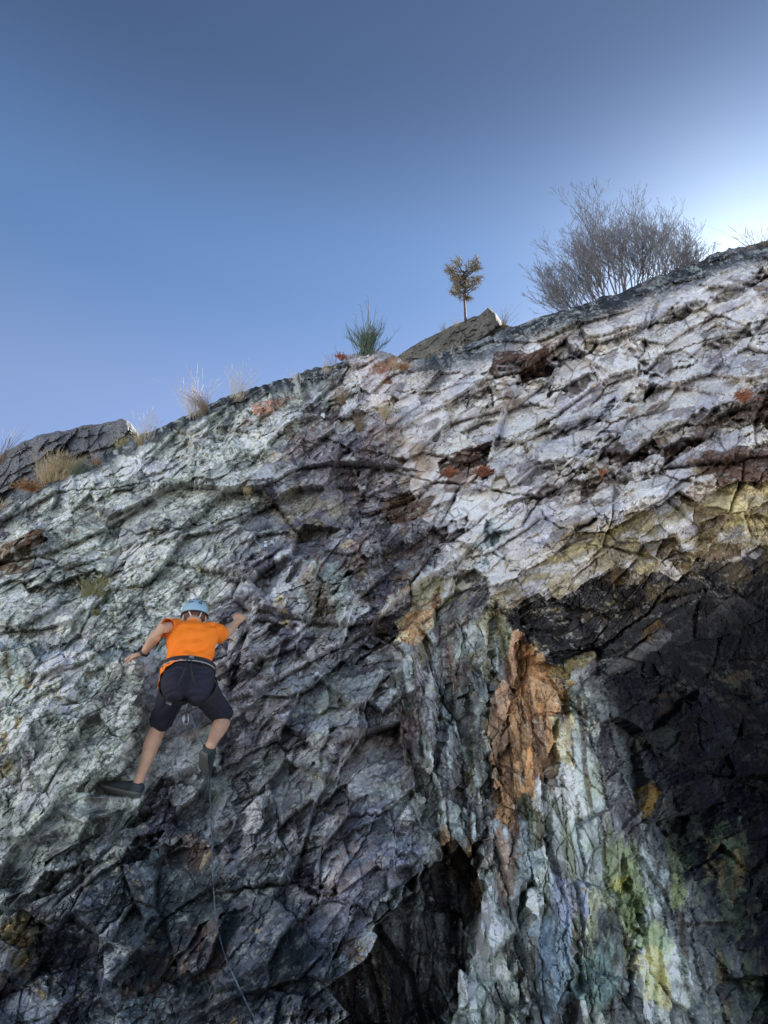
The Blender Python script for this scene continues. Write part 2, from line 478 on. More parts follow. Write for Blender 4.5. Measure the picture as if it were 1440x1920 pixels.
dA, iA, qA = style(upper, 31, [(1.5, 0.66, 0.17, 0.16), (0.72, 0.31, 0.17, 0.10), (0.31, 0.15, 0.060, 0.03), (0.14, 0.07, 0.017, 0.0), (0.06, 0.03, 0.006, 0)], 100, 0.85, 0.26, 26, (.02, .03, .04))
dB, iB, qB = style(np.maximum(left, cave * rib), 40, [(1.2, 0.66, 0.27, 0.16), (0.55, 0.31, 0.24, 0.10), (0.24, 0.14, 0.105, 0.04), (0.10, 0.06, 0.038, 0.0), (0.045, 0.03, 0.014, 0)], 300, 0.65, 0.26, 40)
dC, iC, qC = style(rib, 96, [(1.7, 0.38, 0.22, 0.10), (0.75, 0.20, 0.13, 0.07), (0.32, 0.10, 0.062, 0.03), (0.15, 0.055, 0.026, 0.0), (0.06, 0.03, 0.010, 0)], 500, 0.1, 0.3, 9)
damp = 1 - 0.4 * lichen
flat_l = 1 - 0.45 * np.maximum(lip, lipl)
disp += np.maximum(lip, lipl) * (.03 * fbm(Xm / .12, S / .06, 950, 4))
wcv = cave * rib
disp += (upper * dA + (left * damp + 1.5 * wcv) * dB + (rib - wcv * .8) * dC) * flat_l
ROUGH = upper * qA + left * qB + rib * qC
disp += 0.04 * fbm(Xm / 0.5, S / 0.5, 900, 3) + 0.009 * fbm(Xm / 0.06, S / 0.06, 930, 4) * flat_l * (.25 + ROUGH)
# hairline joints, broken up so that they never close into a net
JL = np.zeros(D.shape, np.float32)
_up = -S
for sx, sy, an, seed in ((.30, .12, 38, 61), (.12, .055, 52, 67)):
    an = np.where(rib > .5, 96.0, an) * math.pi / 180
    c_, s_ = np.cos(an), np.sin(an)
    ws = .35 * sy * fbm(Xm / (sy * 1.8), _up / (sy * 1.8), seed + 5, 2)
    c = cells((Xm * c_ + _up * s_ + ws) / sx, (-Xm * s_ + _up * c_ + ws) / sy, seed)
    mk = sstep(vnoise(Xm / (sx * 1.1), _up / (sx * 1.1), seed + 9), .52, .70)
    JL = np.maximum(JL, (1 - sstep(c['e'], .02, .10)) * mk)
disp -= .022 * JL * flat_l
# holds and footholds that carry the climber
for (hx, hy, rx_, ry_, tgt) in [(246, 1246, 40, 26, 5.43), (455, 1166, 24, 18, 6.07), (228, 1478, 52, 15, 5.40), (222, 1512, 60, 15, 5.12), (388, 1420, 26, 24, 5.42), (386, 1470, 28, 15, 5.22), (262, 1440, 26, 34, 5.42), (300, 1360, 34, 34, 5.62), (425, 1350, 34, 30, 5.64)]:
    m = np.clip(np.exp(-(((PX - hx) / rx_) ** 4 + ((PY - hy) / ry_) ** 4)) * 1.15, 0, 1)
    if hy == 1246: m = m * butt
    D = D * (1 - m) + tgt * m; disp = disp * (1 - .6 * m)
# a smooth stance for the climber: keep the body clear of random bulges
for (hx, hy, rr, tgt) in [(330, 1270, 85, -0.10), (360, 1160, 45, -0.10), (330, 1370, 70, -0.08)]:
    m = np.exp(-(((PX - hx) ** 2 + (PY - hy) ** 2) / rr ** 2))
    disp = disp * (1 - 0.75 * m) + tgt * m * 0.75
disp *= sstep(dr, -1, 10) * 0.75 + 0.25

# fractures open along the face normal, tipped towards the open side of the quarry
RAY = rays(PX.astype(float), PY.astype(float))
RN = RAY / np.linalg.norm(RAY, axis=-1, keepdims=True)
_k = (0.11 - 0.02 * upper + .09 * rib)[..., None]
DIRN = _k * NORM - (1 - _k) * RN
DIRN /= np.linalg.norm(DIRN, axis=-1, keepdims=True)
POS = CAMN + RAY * D[..., None] + DIRN * disp[..., None]


def face_depth(px, py):
    """optical depth of the finished rock surface at a layout pixel"""
    i = int(np.argmin(abs(cols - px))); sub = (POS - CAMN) @ np.array(FWD)
    return float(sub[int(np.argmin(abs(PY[:, i] - py))), i])


def near_face(px, py):
    """the finished surface point that the camera sees at this pixel (nearest one)"""
    i = int(np.argmin(abs(cols - px))); i0, i1 = max(i - 40, 0), min(i + 41, n_cols)
    P = POS[:, i0:i1].reshape(-1, 3) - CAMN
    z = P @ np.array(FWD); x = P[:, 0] / z * FPX + 720; y = 960 - (P @ np.array(UPV)) / z * FPX
    d = np.hypot(x - px, y - py)
    m = d < 4.5
    return float(z[m].min()) if m.any() else float(z[np.argmin(d)])


# top of the hill behind the ridge --------------------------------------------
top = POS[0]
rowsT = []
for k in range(NT, 0, -1):
    s = (k / NT) ** 2 * 26.0
    q = top.copy()
    q[:, 1] += s
    q[:, 0] += 0.10 * s
    q[:, 2] += 0.30 * s * np.exp(-s / 40) + 0.05 * fbm(top[:, 0] / 0.5, top[:, 0] * 0 + s / 0.5, 44, 4) * min(1, s)
    rowsT.append(q)
POSA = np.concatenate([np.array(rowsT), POS], 0)
# ------------------------------------------------------------------ rock colours (mineral, stain and lichen; the cave's shade is painted in)
def mixc(c, col, m):
    m = np.clip(m, 0, 1)[..., None]
    return c * (1 - m) + np.asarray(col, np.float32) * m


S0 = S
S = S + 0.9 * disp; Xm0 = Xm; Xm = Xm + .3 * disp          # grain follows the broken surface round the ledges
nA = fbm(Xm / 1.3, S / 1.3, 2001, 5); nB = fbm(Xm / 0.45, S / 0.45, 2011, 5); nC = fbm(Xm / 0.16, S / 0.16, 2021, 5)
nV = fbm(Xm / 0.10, S / 0.9, 2031, 5); nV2 = fbm(Xm / 0.05, S / 0.5, 2041, 4); nF = fbm(Xm / 0.05, S / 0.05, 2051, 4)
idm = lambda info, k, q: info[k]['r'][q - 3]
pale = lin(196, 198, 206); grey = lin(150, 152, 160); brown = lin(96, 68, 52); dark = lin(70, 66, 74)
cA = np.broadcast_to(lin(174, 171, 169), D.shape + (3,)).astype(np.float32).copy()
cA = mixc(cA, lin(196, 187, 176), sstep(nB + (idm(iA, 1, 4) - .5) * .8, -0.1, 0.5))
cA = mixc(cA, lin(160, 160, 168), sstep(idm(iA, 2, 4), 0.66, 0.8) * .7)
cA = mixc(cA, lin(116, 96, 86), sstep(idm(iA, 1, 3) + nB * .5, 0.84, 1.0) * sstep(nC, -.3, .25) * .8)
cA = mixc(cA, lin(98, 88, 92), sstep(idm(iA, 2, 3) + nC * .4, 0.84, 1.0) * .6)
cA = mixc(cA, lin(138, 116, 98), sstep(nA + nC * .6, 0.36, 0.7) * .6)
cB = np.broadcast_to(lin(150, 152, 155), D.shape + (3,)).astype(np.float32).copy()
cB = mixc(cB, lin(128, 127, 131), sstep(nA + (idm(iB, 0, 4) - .5) * .7, -0.2, 0.25) * .9)
cB = mixc(cB, lin(184, 184, 184), sstep(idm(iB, 1, 4) + nB * .4, 0.56, 0.78) * .9)
cB = mixc(cB, lin(84, 80, 92), sstep(idm(iB, 2, 4) + nC * .3, 0.70, 0.85) * .9)
cB = mixc(cB, lin(122, 104, 94), sstep(idm(iB, 1, 3) + nC * .4, 0.88, 1.0) * .7)
cB = mixc(cB, lin(128, 142, 132), sstep(nB, 0.15, 0.5) * .6)
low = sstep(PY, 1430, 1700)
cB = mixc(cB, lin(84, 98, 108), low * left * (1 - .8 * lichen) * (0.45 + .35 * np.sign(nB) * sstep(abs(nB), .05, .2)))
cB = mixc(cB, lin(122, 100, 86), sstep(nV + nC * .6 + .2 * nB, 0.22, 0.5) * sstep(PX, 420, 560) * .6)
cB = mixc(cB, lin(110, 100, 112), sstep(nA + nC * .4, 0.1, 0.4) * sstep(PX, 380, 520) * .5)
# grey-green lichen crust on the left slabs
lw = lichen * sstep(nB * .9 + nC * .6 + 0.35, -0.15, 0.3)
cB = mixc(cB, lin(152, 156, 148), lw * .85)
cB = mixc(cB, lin(182, 190, 176), lichen * sstep(nC + nF * .7 + nB * .5, 0.12, 0.4) * .8)
cC = np.broadcast_to(lin(118, 122, 120), D.shape + (3,)).astype(np.float32).copy()
cC = mixc(cC, lin(160, 168, 164), sstep(idm(iC, 0, 4) + nB * .4, 0.45, 0.65))
cC = mixc(cC, lin(186, 190, 176), sstep(idm(iC, 1, 4) + nC * .3, 0.74, 0.9) * .8)
cC = mixc(cC, lin(100, 94, 98), sstep(idm(iC, 1, 3) + nV * .4, 0.70, 0.86) * .8)
cC = mixc(cC, lin(122, 130, 92), sstep(nV + nB * .6, 0.15, 0.5) * .7)
cC = mixc(cC, lin(94, 80, 66), sstep(nV2 + nV, 0.3, 0.6) * .7)
COLR = cA * upper[..., None] + cB * left[..., None] + cC * rib[..., None]


def paint(poly, col, amt=0.8, soft=18, noise=None, th=(-0.3, 0.3)):
    global COLR
    m = inpoly(WPX, WPY, poly, soft * 1.5)
    m = sstep(m + .42 * nC + .30 * nF, .26, .74) * amt
    if noise is not None: m = m * sstep(noise, *th)
    COLR = mixc(COLR, lin(*col), m)


# purple / blue grey middle
paint([(440, 980), (540, 1000), (540, 1180), (430, 1160), (420, 1060)], (104, 102, 112), .8, 24, nC)
paint([(380, 1180), (560, 1200), (700, 1150), (760, 1300), (720, 1560), (780, 1640), (600, 1700), (430, 1600), (400, 1380)], (126, 125, 131), .6, 50, nB, (-.4, .2))
paint([(530, 1260), (660, 1190), (720, 1210), (640, 1280), (560, 1330)], (138, 140, 146), .8, 16)
paint([(560, 1280), (700, 1240), (720, 1300), (600, 1400), (560, 1400)], (150, 160, 150), .6, 20, nC)
paint([(640, 1330), (780, 1260), (800, 1450), (680, 1520), (620, 1450)], (136, 128, 130), .6, 30, nV)
paint([(690, 1520), (780, 1600), (700, 1720), (610, 1800), (580, 1900), (620, 1660)], (134, 135, 148), .85, 16)
paint([(240, 1620), (330, 1600), (420, 1640), (370, 1720), (230, 1740)], (84, 92, 92), .6, 40, nB)
paint([(440, 1740), (600, 1700), (620, 1840), (560, 1920), (400, 1960), (400, 1860)], (96, 106, 120), .8, 30)
paint([(90, 1760), (150, 1740), (180, 1860), (120, 1900)], (86, 92, 108), .9, 12)
# rust runs low on the left
paint([(300, 1760), (420, 1660), (410, 1560), (380, 1560), (360, 1700), (250, 1830), (250, 2000), (330, 2000)], (112, 90, 78), .75, 24, nV + nC, (-.1, .4))
paint([(340, 1730), (430, 1800), (360, 1830), (300, 1830)], (114, 88, 74), .7, 16, nC)
paint([(0, 1730), (70, 1720), (60, 1790), (0, 1830)], (150, 130, 78), .7, 18, nC)
paint([(500, 1430), (560, 1400), (600, 1470), (560, 1540)], (150, 162, 152), .7, 18, nC)
# brown soil and rust on the upper slabs
paint([(920, 660), (1020, 655), (1022, 690), (960, 695), (925, 690)], (100, 74, 62), .95, 9)
paint([(1090, 850), (1220, 838), (1300, 810), (1440, 720), (1700, 650), (1700, 800), (1440, 790), (1330, 835), (1230, 862), (1100, 870)], (96, 78, 66), .9, 12, nC + .5)
paint([(1290, 870), (1400, 850), (1500, 800), (1700, 780), (1700, 880), (1440, 905), (1320, 915)], (112, 88, 76), .9, 14)
paint([(820, 870), (910, 850), (930, 880), (840, 905)], (106, 82, 70), .8, 12)
paint([(860, 830), (940, 830), (930, 870), (870, 880)], (84, 62, 58), .85, 12)
paint([(720, 930), (790, 930), (800, 970), (720, 985)], (100, 78, 62), .9, 14)
paint([(1040, 900), (1160, 890), (1160, 915), (1050, 930)], (96, 80, 74), .7, 14)
paint([(520, 920), (640, 925), (640, 1010), (520, 990)], (150, 142, 118), .7, 18, nC)
paint([(470, 750), (515, 750), (510, 790), (470, 785)], (150, 104, 82), .8, 10)
paint([(860, 940), (960, 960), (930, 1080), (900, 1080)], (186, 196, 198), .9, 14)
paint([(915, 960), (926, 960), (932, 1050), (918, 1070)], (70, 88, 88), .75, 5)
paint([(640, 660), (720, 665), (760, 690), (720, 760), (660, 740)], (176, 168, 166), .7, 18)
paint([(710, 670), (735, 670), (728, 720), (712, 715)], (140, 90, 58), .8, 6)
paint([(-60, 1020), (0, 1005), (80, 1010), (60, 1045), (0, 1070)], (108, 78, 52), .85, 10)
# cream patch with rust runs, left of the cave
paint([(770, 1090), (830, 1070), (860, 1110), (830, 1150), (790, 1180), (770, 1220), (755, 1180)], (198, 190, 160), .95, 10)
paint([(808, 1090), (822, 1090), (820, 1180), (808, 1180)], (140, 96, 70), .85, 6)
paint([(765, 1120), (785, 1150), (778, 1220), (765, 1240)], (182, 144, 106), .85, 7)
paint([(800, 1150), (900, 1130), (900, 1290), (820, 1260)], (92, 76, 78), .7, 18, nC, (-.2, .2))
paint([(870, 1180), (930, 1170), (930, 1290), (880, 1260)], (150, 138, 92), .7, 12, nC)
paint([(900, 1130), (945, 1130), (940, 1165), (900, 1165)], (158, 146, 88), .8, 8)
# ochre ceiling steps
paint([(930, 1140), (985, 1065), (1090, 990), (1215, 945), (1440, 900), (1900, 800), (1900, 1010), (1440, 1040), (1220, 1085), (1110, 1100), (1000, 1140)], (144, 134, 108), .9, 10, nC + nB + .35)
COLR = mixc(COLR, lin(176, 166, 126), ceil * sstep(nC + nB, 0.05, 0.5) * (PY < 1110) * .8)
COLR = mixc(COLR, lin(110, 92, 64), ceil * sstep(idm(iA, 2, 3), 0.62, 0.75) * .8)
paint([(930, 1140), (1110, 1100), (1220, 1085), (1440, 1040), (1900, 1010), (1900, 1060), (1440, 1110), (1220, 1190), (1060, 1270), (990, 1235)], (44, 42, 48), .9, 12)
paint([(1180, 1200), (1240, 1150), (1235, 1185), (1205, 1205)], (150, 116, 50), .9, 7)
paint([(1020, 1255), (1065, 1250), (1110, 1235), (1060, 1275)], (150, 132, 70), .7, 6)
# orange column
paint([(955, 1195), (985, 1210), (1040, 1260), (1062, 1290), (1050, 1380), (1030, 1440), (1000, 1500), (950, 1545), (925, 1540), (915, 1430), (925, 1310)], (172, 136, 98), .95, 8)
paint([(955, 1195), (985, 1200), (970, 1320), (935, 1420), (915, 1430), (925, 1310)], (168, 138, 116), .75, 7, nV + .3)
paint([(990, 1320), (1040, 1300), (1040, 1380), (990, 1450)], (182, 136, 88), .8, 12)
paint([(920, 1440), (960, 1420), (960, 1530), (925, 1540)], (130, 100, 84), .8, 10, nC)
COLR = mixc(COLR, lin(108, 84, 70), inpoly(WPX, WPY, [(955, 1195), (1062, 1290), (1030, 1440), (950, 1545), (915, 1430)], 8) * sstep(nV2 + nV, 0.2, 0.5) * .7)
paint([(1050, 1280), (1080, 1280), (1075, 1320), (1052, 1320)], (170, 140, 82), .8, 6)
# grey and green ribs
paint([(1035, 1350), (1080, 1360), (1070, 1430), (1040, 1430)], (190, 182, 142), .8, 8)
paint([(1020, 1430), (1090, 1440), (1080, 1510), (1040, 1530), (1000, 1520)], (176, 176, 170), .85, 10)
paint([(915, 1545), (990, 1540), (1000, 1620), (940, 1690), (925, 1640)], (150, 162, 164), .8, 10)
paint([(900, 1640), (945, 1660), (940, 1780), (920, 1900), (860, 1910), (880, 1780)], (172, 186, 178), .9, 9)
paint([(985, 1600), (1030, 1600), (1020, 1720), (985, 1720)], (182, 190, 182), .85, 8)
paint([(1030, 1640), (1110, 1660), (1110, 1720), (1040, 1740)], (150, 156, 172), .8, 12)
paint([(1000, 1740), (1080, 1720), (1075, 1880), (1010, 1900)], (140, 156, 166), .85, 12)
paint([(1110, 1650), (1140, 1680), (1120, 1820), (1105, 1830)], (178, 178, 150), .85, 8)
paint([(1080, 1800), (1160, 1760), (1160, 1880), (1090, 1900)], (136, 158, 152), .8, 14)
paint([(1200, 1800), (1250, 1780), (1250, 1860), (1215, 1880)], (188, 172, 120), .85, 12)
paint([(1110, 1600), (1220, 1560), (1260, 1760), (1180, 1800)], (128, 140, 98), .8, 24, nV + nC, (-.4, .2))
paint([(1250, 1500), (1290, 1520), (1285, 1700), (1262, 1700)], (138, 150, 96), .85, 9)
paint([(1205, 1470), (1220, 1480), (1216, 1530), (1206, 1530)], (190, 150, 60), .9, 4)
paint([(1160, 1610), (1185, 1620), (1180, 1650), (1160, 1650)], (170, 160, 80), .85, 7)
paint([(815, 1560), (880, 1570), (870, 1620), (830, 1640)], (140, 116, 84), .85, 9)
paint([(880, 1640), (900, 1640), (890, 1710), (878, 1710)], (160, 124, 60), .8, 5)
paint([(925, 1530), (975, 1530), (960, 1640), (940, 1720), (925, 1640)], (142, 112, 88), .7, 12, nV + nV2 + .1, (-.1, .4))
paint([(1040, 1290), (1075, 1290), (1060, 1420), (1030, 1500)], (150, 118, 88), .6, 12, nV + nV2, (-.1, .4))
paint([(840, 1160), (930, 1150), (930, 1420), (860, 1420)], (128, 108, 88), .55, 24, nV + nV2, (0, .4))
paint([(740, 1180), (830, 1150), (830, 1420), (740, 1420)], (112, 92, 88), .5, 24, nV + nV2, (0, .4))
paint([(600, 1580), (700, 1540), (690, 1640), (610, 1660)], (150, 132, 116), .5, 16, nC)
# darker streaked tone in the recess, then the cave tones
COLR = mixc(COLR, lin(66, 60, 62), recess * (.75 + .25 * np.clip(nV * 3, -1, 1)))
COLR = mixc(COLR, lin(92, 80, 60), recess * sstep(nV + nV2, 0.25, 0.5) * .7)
COLR = mixc(COLR, lin(24, 29, 42), cave)  # near-black tone paints the shade inside the cave into the rock
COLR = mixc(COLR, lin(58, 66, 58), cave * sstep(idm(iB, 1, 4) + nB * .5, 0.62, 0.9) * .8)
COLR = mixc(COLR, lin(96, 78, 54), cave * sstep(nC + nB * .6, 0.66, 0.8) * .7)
paint([(1000, 1130), (1110, 1100), (1300, 1050), (1440, 1030), (1700, 980), (1700, 1040), (1440, 1085), (1250, 1140), (1100, 1190)], (92, 80, 58), .75, 16, nC + nB, (-.1, .35))
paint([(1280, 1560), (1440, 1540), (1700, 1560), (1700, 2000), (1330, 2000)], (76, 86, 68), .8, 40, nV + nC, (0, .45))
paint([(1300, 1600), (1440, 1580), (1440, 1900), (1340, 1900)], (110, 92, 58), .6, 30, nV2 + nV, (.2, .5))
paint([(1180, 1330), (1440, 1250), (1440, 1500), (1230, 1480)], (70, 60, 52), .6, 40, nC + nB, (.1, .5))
# dark lichen crust on the rounded lip
COLR = mixc(COLR, lin(74, 80, 86) * .9, np.maximum(lip, lipl) * (.6 + .4 * sstep(nF + nC, -.3, .1)))
# clean-cut value changes from fine fractures, grain, lichen specks and dirt in the hairline joints
SPK = np.clip(0.30 * left + 0.75 * lichen + np.maximum(lip, lipl) + 0.10 * upper + .1 * rib, 0, 1).astype(np.float32)
nG = fbm(Xm / 0.018, S / 0.018, 2061, 3, .7); nS = fbm(Xm / 0.035, S / 0.03, 2071, 4, .75); nP = fbm(Xm / .09, S / .07, 2081, 4, .65)
wht = h1(np.arange(D.size, dtype=np.int64).reshape(D.shape), np.zeros(1, np.int64), 5) - .5
jit = (1 + 0.30 * (idm(iB, 1, 4) - .5) * left + 0.3 * (idm(iC, 1, 4) - .5) * rib + 0.5 * (idm(iB, 2, 3) - .5) * left + 0.4 * (idm(iC, 2, 3) - .5) * rib
       + 0.26 * (idm(iA, 3, 4) - .5) * upper + 0.36 * (idm(iB, 3, 4) - .5) * left + 0.32 * (idm(iC, 3, 4) - .5) * rib + 0.20 * nF + 0.16 * nC + (.34 - .18 * upper) * nG + .12 * wht)
COLR = COLR * np.clip(jit, .25, 2)[..., None] * 1.12
COLR = mixc(COLR, (0.045, 0.048, 0.052), sstep(nS + .45 * nB + .3 * nG, .10, .34) * SPK * (.85 - .25 * lichen))
COLR = mixc(COLR, (0.40, 0.44, 0.38), sstep(nP + .3 * nG, .16, .36) * SPK * .5)
COLR = mixc(COLR, (0.42, 0.43, 0.40), sstep(nP + .5 * nG, .34, .5) * (1 - cave) * .45)
COLR = mixc(COLR, (0.030, 0.028, 0.027), JL * (.32 + .15 * upper))
_l = np.maximum(COLR.mean(-1, keepdims=True), .004)
COLR = COLR * np.clip((_l / .24) ** .46, .25, 1.6) * 1.12        # real rock spans coal-dark to chalk-pale
COLR = np.clip(COLR, 0.004, 0.78).astype(np.float32)
GLS = np.clip((left * (1 - lichen) * sstep(PY, 950, 1200) * .9 + rib * .6 + .25 * upper) * sstep(nB + nC * .5, -.35, .25) * (1 - cave) * (1.15 - .5 * ROUGH), 0, 1).astype(np.float32)


class NB:
    """node shorthand"""
    def __init__(self, name):
        self.m = bpy.data.materials.new(name); self.m.use_nodes = True
        self.t = self.m.node_tree; self.t.nodes.clear()
        self.out = self.n('ShaderNodeOutputMaterial'); self.b = self.n('ShaderNodeBsdfPrincipled')
        self.l(self.b.outputs[0], self.out.inputs[0])
    def n(self, ty, **kw):
        x = self.t.nodes.new(ty)
        for k, v in kw.items():
            if k in x.inputs: x.inputs[k].default_value = v
            else: setattr(x, k, v)
        return x
    def l(self, a, b): self.t.links.new(a, b)
    def mix(self, fac, a, b, mode='MIX'):
        x = self.n('ShaderNodeMix', data_type='RGBA', blend_type=mode)
        for i, v in ((0, fac), (6, a), (7, b)):
            if hasattr(v, 'is_linked') or hasattr(v, 'links'): self.l(v, x.inputs[i])
            else: x.inputs[i].default_value = v if i == 0 else (*v[:3], 1)
        return x.outputs[2]
    def ramp(self, src, p0, p1, c0=(0, 0, 0), c1=(1, 1, 1)):
        x = self.n('ShaderNodeValToRGB'); e = x.color_ramp.elements
        e[0].position = p0; e[1].position = p1; e[0].color = (*c0, 1); e[1].color = (*c1, 1)
        self.l(src, x.inputs[0]); return x.outputs[0]
    def noise(self, vec, scale, detail=4, rough=0.55):
        x = self.n('ShaderNodeTexNoise', Scale=scale, Detail=detail, Roughness=rough)
        self.l(vec, x.inputs['Vector']); return x.outputs['Fac']


def rock_material(name, attr=True, base=(0.3, 0.3, 0.32), spk=0.5):
    k = NB(name)
    geo = k.n('ShaderNodeTexCoord').outputs['Object']
    g = k.noise(geo, 55, 4, 0.7)
    if attr:
        col = k.n('ShaderNodeAttribute', attribute_name='Col').outputs['Color']
        gl = k.n('ShaderNodeAttribute', attribute_name='Gls').outputs['Fac']
        mr = k.n('ShaderNodeMath', operation='MULTIPLY_ADD'); k.l(gl, mr.inputs[0]); mr.inputs[1].default_value = -0.38; mr.inputs[2].default_value = 0.80
        k.l(mr.outputs[0], k.b.inputs['Roughness'])
        sm = k.n('ShaderNodeMath', operation='MULTIPLY_ADD'); k.l(gl, sm.inputs[0]); sm.inputs[1].default_value = 0.45; sm.inputs[2].default_value = 0.05
        k.l(sm.outputs[0], k.b.inputs['Specular IOR Level'])
    else:
        v = k.noise(geo, 3.0, 6)
        col = k.mix(k.ramp(v, .35, .65), tuple(0.6 * c for c in base), base)
        col = k.mix(0.9, col, k.ramp(g, .28, .72, (.55, .55, .57), (1.35, 1.34, 1.32)), 'MULTIPLY')
        col = k.mix(k.ramp(k.noise(geo, 30, 5, .75), .52, .60), col, (.05, .052, .056))
        k.b.inputs['Roughness'].default_value = 0.85; k.b.inputs['Specular IOR Level'].default_value = 0.2
    if attr: col = k.mix(0.5, col, k.ramp(g, .25, .75, (.55, .55, .56), (1.45, 1.45, 1.43)), 'MULTIPLY')
    k.l(col, k.b.inputs['Base Color'])
    b1 = k.n('ShaderNodeBump', Strength=0.5, Distance=0.012); k.l(g, b1.inputs['Height'])
    k.l(b1.outputs[0], k.b.inputs['Normal'])
    return k.m


M_ROCK = rock_material('rock_face_stone')

# ------------------------------------------------------------------ build the cliff mesh, split into its fracture blocks
ntop = NT
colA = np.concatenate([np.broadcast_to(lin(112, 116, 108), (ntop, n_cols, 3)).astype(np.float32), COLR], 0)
glA = np.concatenate([np.zeros((ntop, n_cols), np.float32), GLS], 0)
spA = np.concatenate([np.full((ntop, n_cols), 0.8, np.float32), SPK], 0)
nr = n_rows + ntop
idx = np.arange(nr * n_cols).reshape(nr, n_cols)
F = np.stack([idx[:-1, :-1], idx[1:, :-1], idx[1:, 1:], idx[:-1, 1:]], -1).reshape(-1, 4)
V = POSA.reshape(-1, 3); VC = colA.reshape(-1, 3); VS = spA.reshape(-1); VG = glA.reshape(-1)


def grid_mesh(name, faces):
    u, inv = np.unique(faces.ravel(), return_inverse=True)
    me = bpy.data.meshes.new(name)
    v = V[u].astype(np.float32)
    me.vertices.add(len(u)); me.vertices.foreach_set('co', v.ravel())
    nf = len(faces)
    me.loops.add(nf * 4); me.loops.foreach_set('vertex_index', inv.astype(np.int32).ravel())
    me.polygons.add(nf); me.polygons.foreach_set('loop_start', np.arange(0, nf * 4, 4, dtype=np.int32))
    me.polygons.foreach_set('use_smooth', np.zeros(nf, bool))
    a = me.attributes.new('Col', 'FLOAT_COLOR', 'POINT')
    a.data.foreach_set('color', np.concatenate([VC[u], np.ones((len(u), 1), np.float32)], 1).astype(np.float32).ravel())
    b = me.attributes.new('Spk', 'FLOAT', 'POINT'); b.data.foreach_set('value', VS[u].astype(np.float32))
    c = me.attributes.new('Gls', 'FLOAT', 'POINT'); c.data.foreach_set('value', VG[u].astype(np.float32))
    me.update()
    me.materials.append(M_ROCK)
    return me


# block id of each vertex: the coarse fracture cell of whichever style rules there
dom = np.argmax(np.stack([upper, left, rib]), 0)
bid = np.zeros(D.shape, np.int64)
for q, inf in enumerate((iA[1], iB[1], iC[1])):
    bid = np.where(dom == q, (q + 1) * 100000000 + (inf['ka'] + 500) * 5000 + inf['kb'] + 500, bid)
bid = np.concatenate([np.zeros((ntop, n_cols), np.int64), bid], 0)
fid = bid[:-1, :-1].ravel()
vis = np.concatenate([np.zeros((ntop, n_cols), bool), (PX > -10) & (PX < 1450) & (PY < 1930) & (dr > 6)], 0)[:-1, :-1].ravel()
ids, cnt = np.unique(fid[vis & (fid > 0)], return_counts=True)
keep = ids[(cnt > 350)]
order = np.argsort(-cnt[cnt > 350])[:290]
keep = np.sort(keep[order])
pos = np.searchsorted(keep, fid); pos = np.clip(pos, 0, len(keep) - 1)
isb = keep[pos] == fid
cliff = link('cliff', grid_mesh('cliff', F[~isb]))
tag(cliff, 'fractured grey rock cliff rising to the ridge, with a dark cave at lower right', 'cliff', kind='structure')
o_ = np.argsort(np.where(isb, pos, -1), kind='stable')
sp_ = np.where(isb, pos, -1)[o_]
starts = np.searchsorted(sp_, np.arange(len(keep))); ends_ = np.searchsorted(sp_, np.arange(len(keep)), side='right')
for a_, b_ in zip(starts, ends_):
    link('rock_block', grid_mesh('rock_block', F[o_[a_:b_]]), parent=cliff)

# ------------------------------------------------------------------ ground, and an unseen bank added to bounce sunlight onto the cliff
gk = NB('gravel_ground')
gc = gk.n('ShaderNodeTexCoord').outputs['Object']
gk.l(gk.mix(gk.ramp(gk.noise(gc, 3, 8, .7), .35, .65), (0.36, 0.36, 0.36), (0.47, 0.47, 0.475)), gk.b.inputs['Base Color'])
gk.b.inputs['Roughness'].default_value = 0.95
gm = bpy.data.meshes.new('ground')
gm.from_pydata([(-3000, -3000, 0), (3000, -3000, 0), (3000, 3000, 0), (-3000, 3000, 0)], [], [(0, 1, 2, 3)])
ground = link('ground', gm, gk.m)
tag(ground, 'pale gravel ground at the foot of the cliff', 'ground', kind='structure')
ua, va = np.meshgrid(np.linspace(-2.0, -0.55, 90), np.linspace(0, 1, 30))
rad = 14 + 22 * va + 2.5 * fbm(ua * 4, va * 3, 61, 4)
bz = 19 * np.clip(va, 0, 1) ** 0.8 + 1.1 * fbm(ua * 9, va * 6, 65, 5) - 0.6
bP = np.stack([np.sin(ua) * rad, -np.cos(ua) * rad, bz], -1).reshape(-1, 3)
bi = np.arange(90 * 30).reshape(30, 90)
bF = np.stack([bi[:-1, :-1], bi[1:, :-1], bi[1:, 1:], bi[:-1, 1:]], -1).reshape(-1, 4)
bm_ = bpy.data.meshes.new('bounce_bank'); bm_.from_pydata(bP.tolist(), [], bF.tolist())
bank = link('bounce_bank', bm_, gk.m)
tag(bank, 'unseen pale bank added to bounce sunlight onto the cliff', 'bounce_bank', kind='structure')
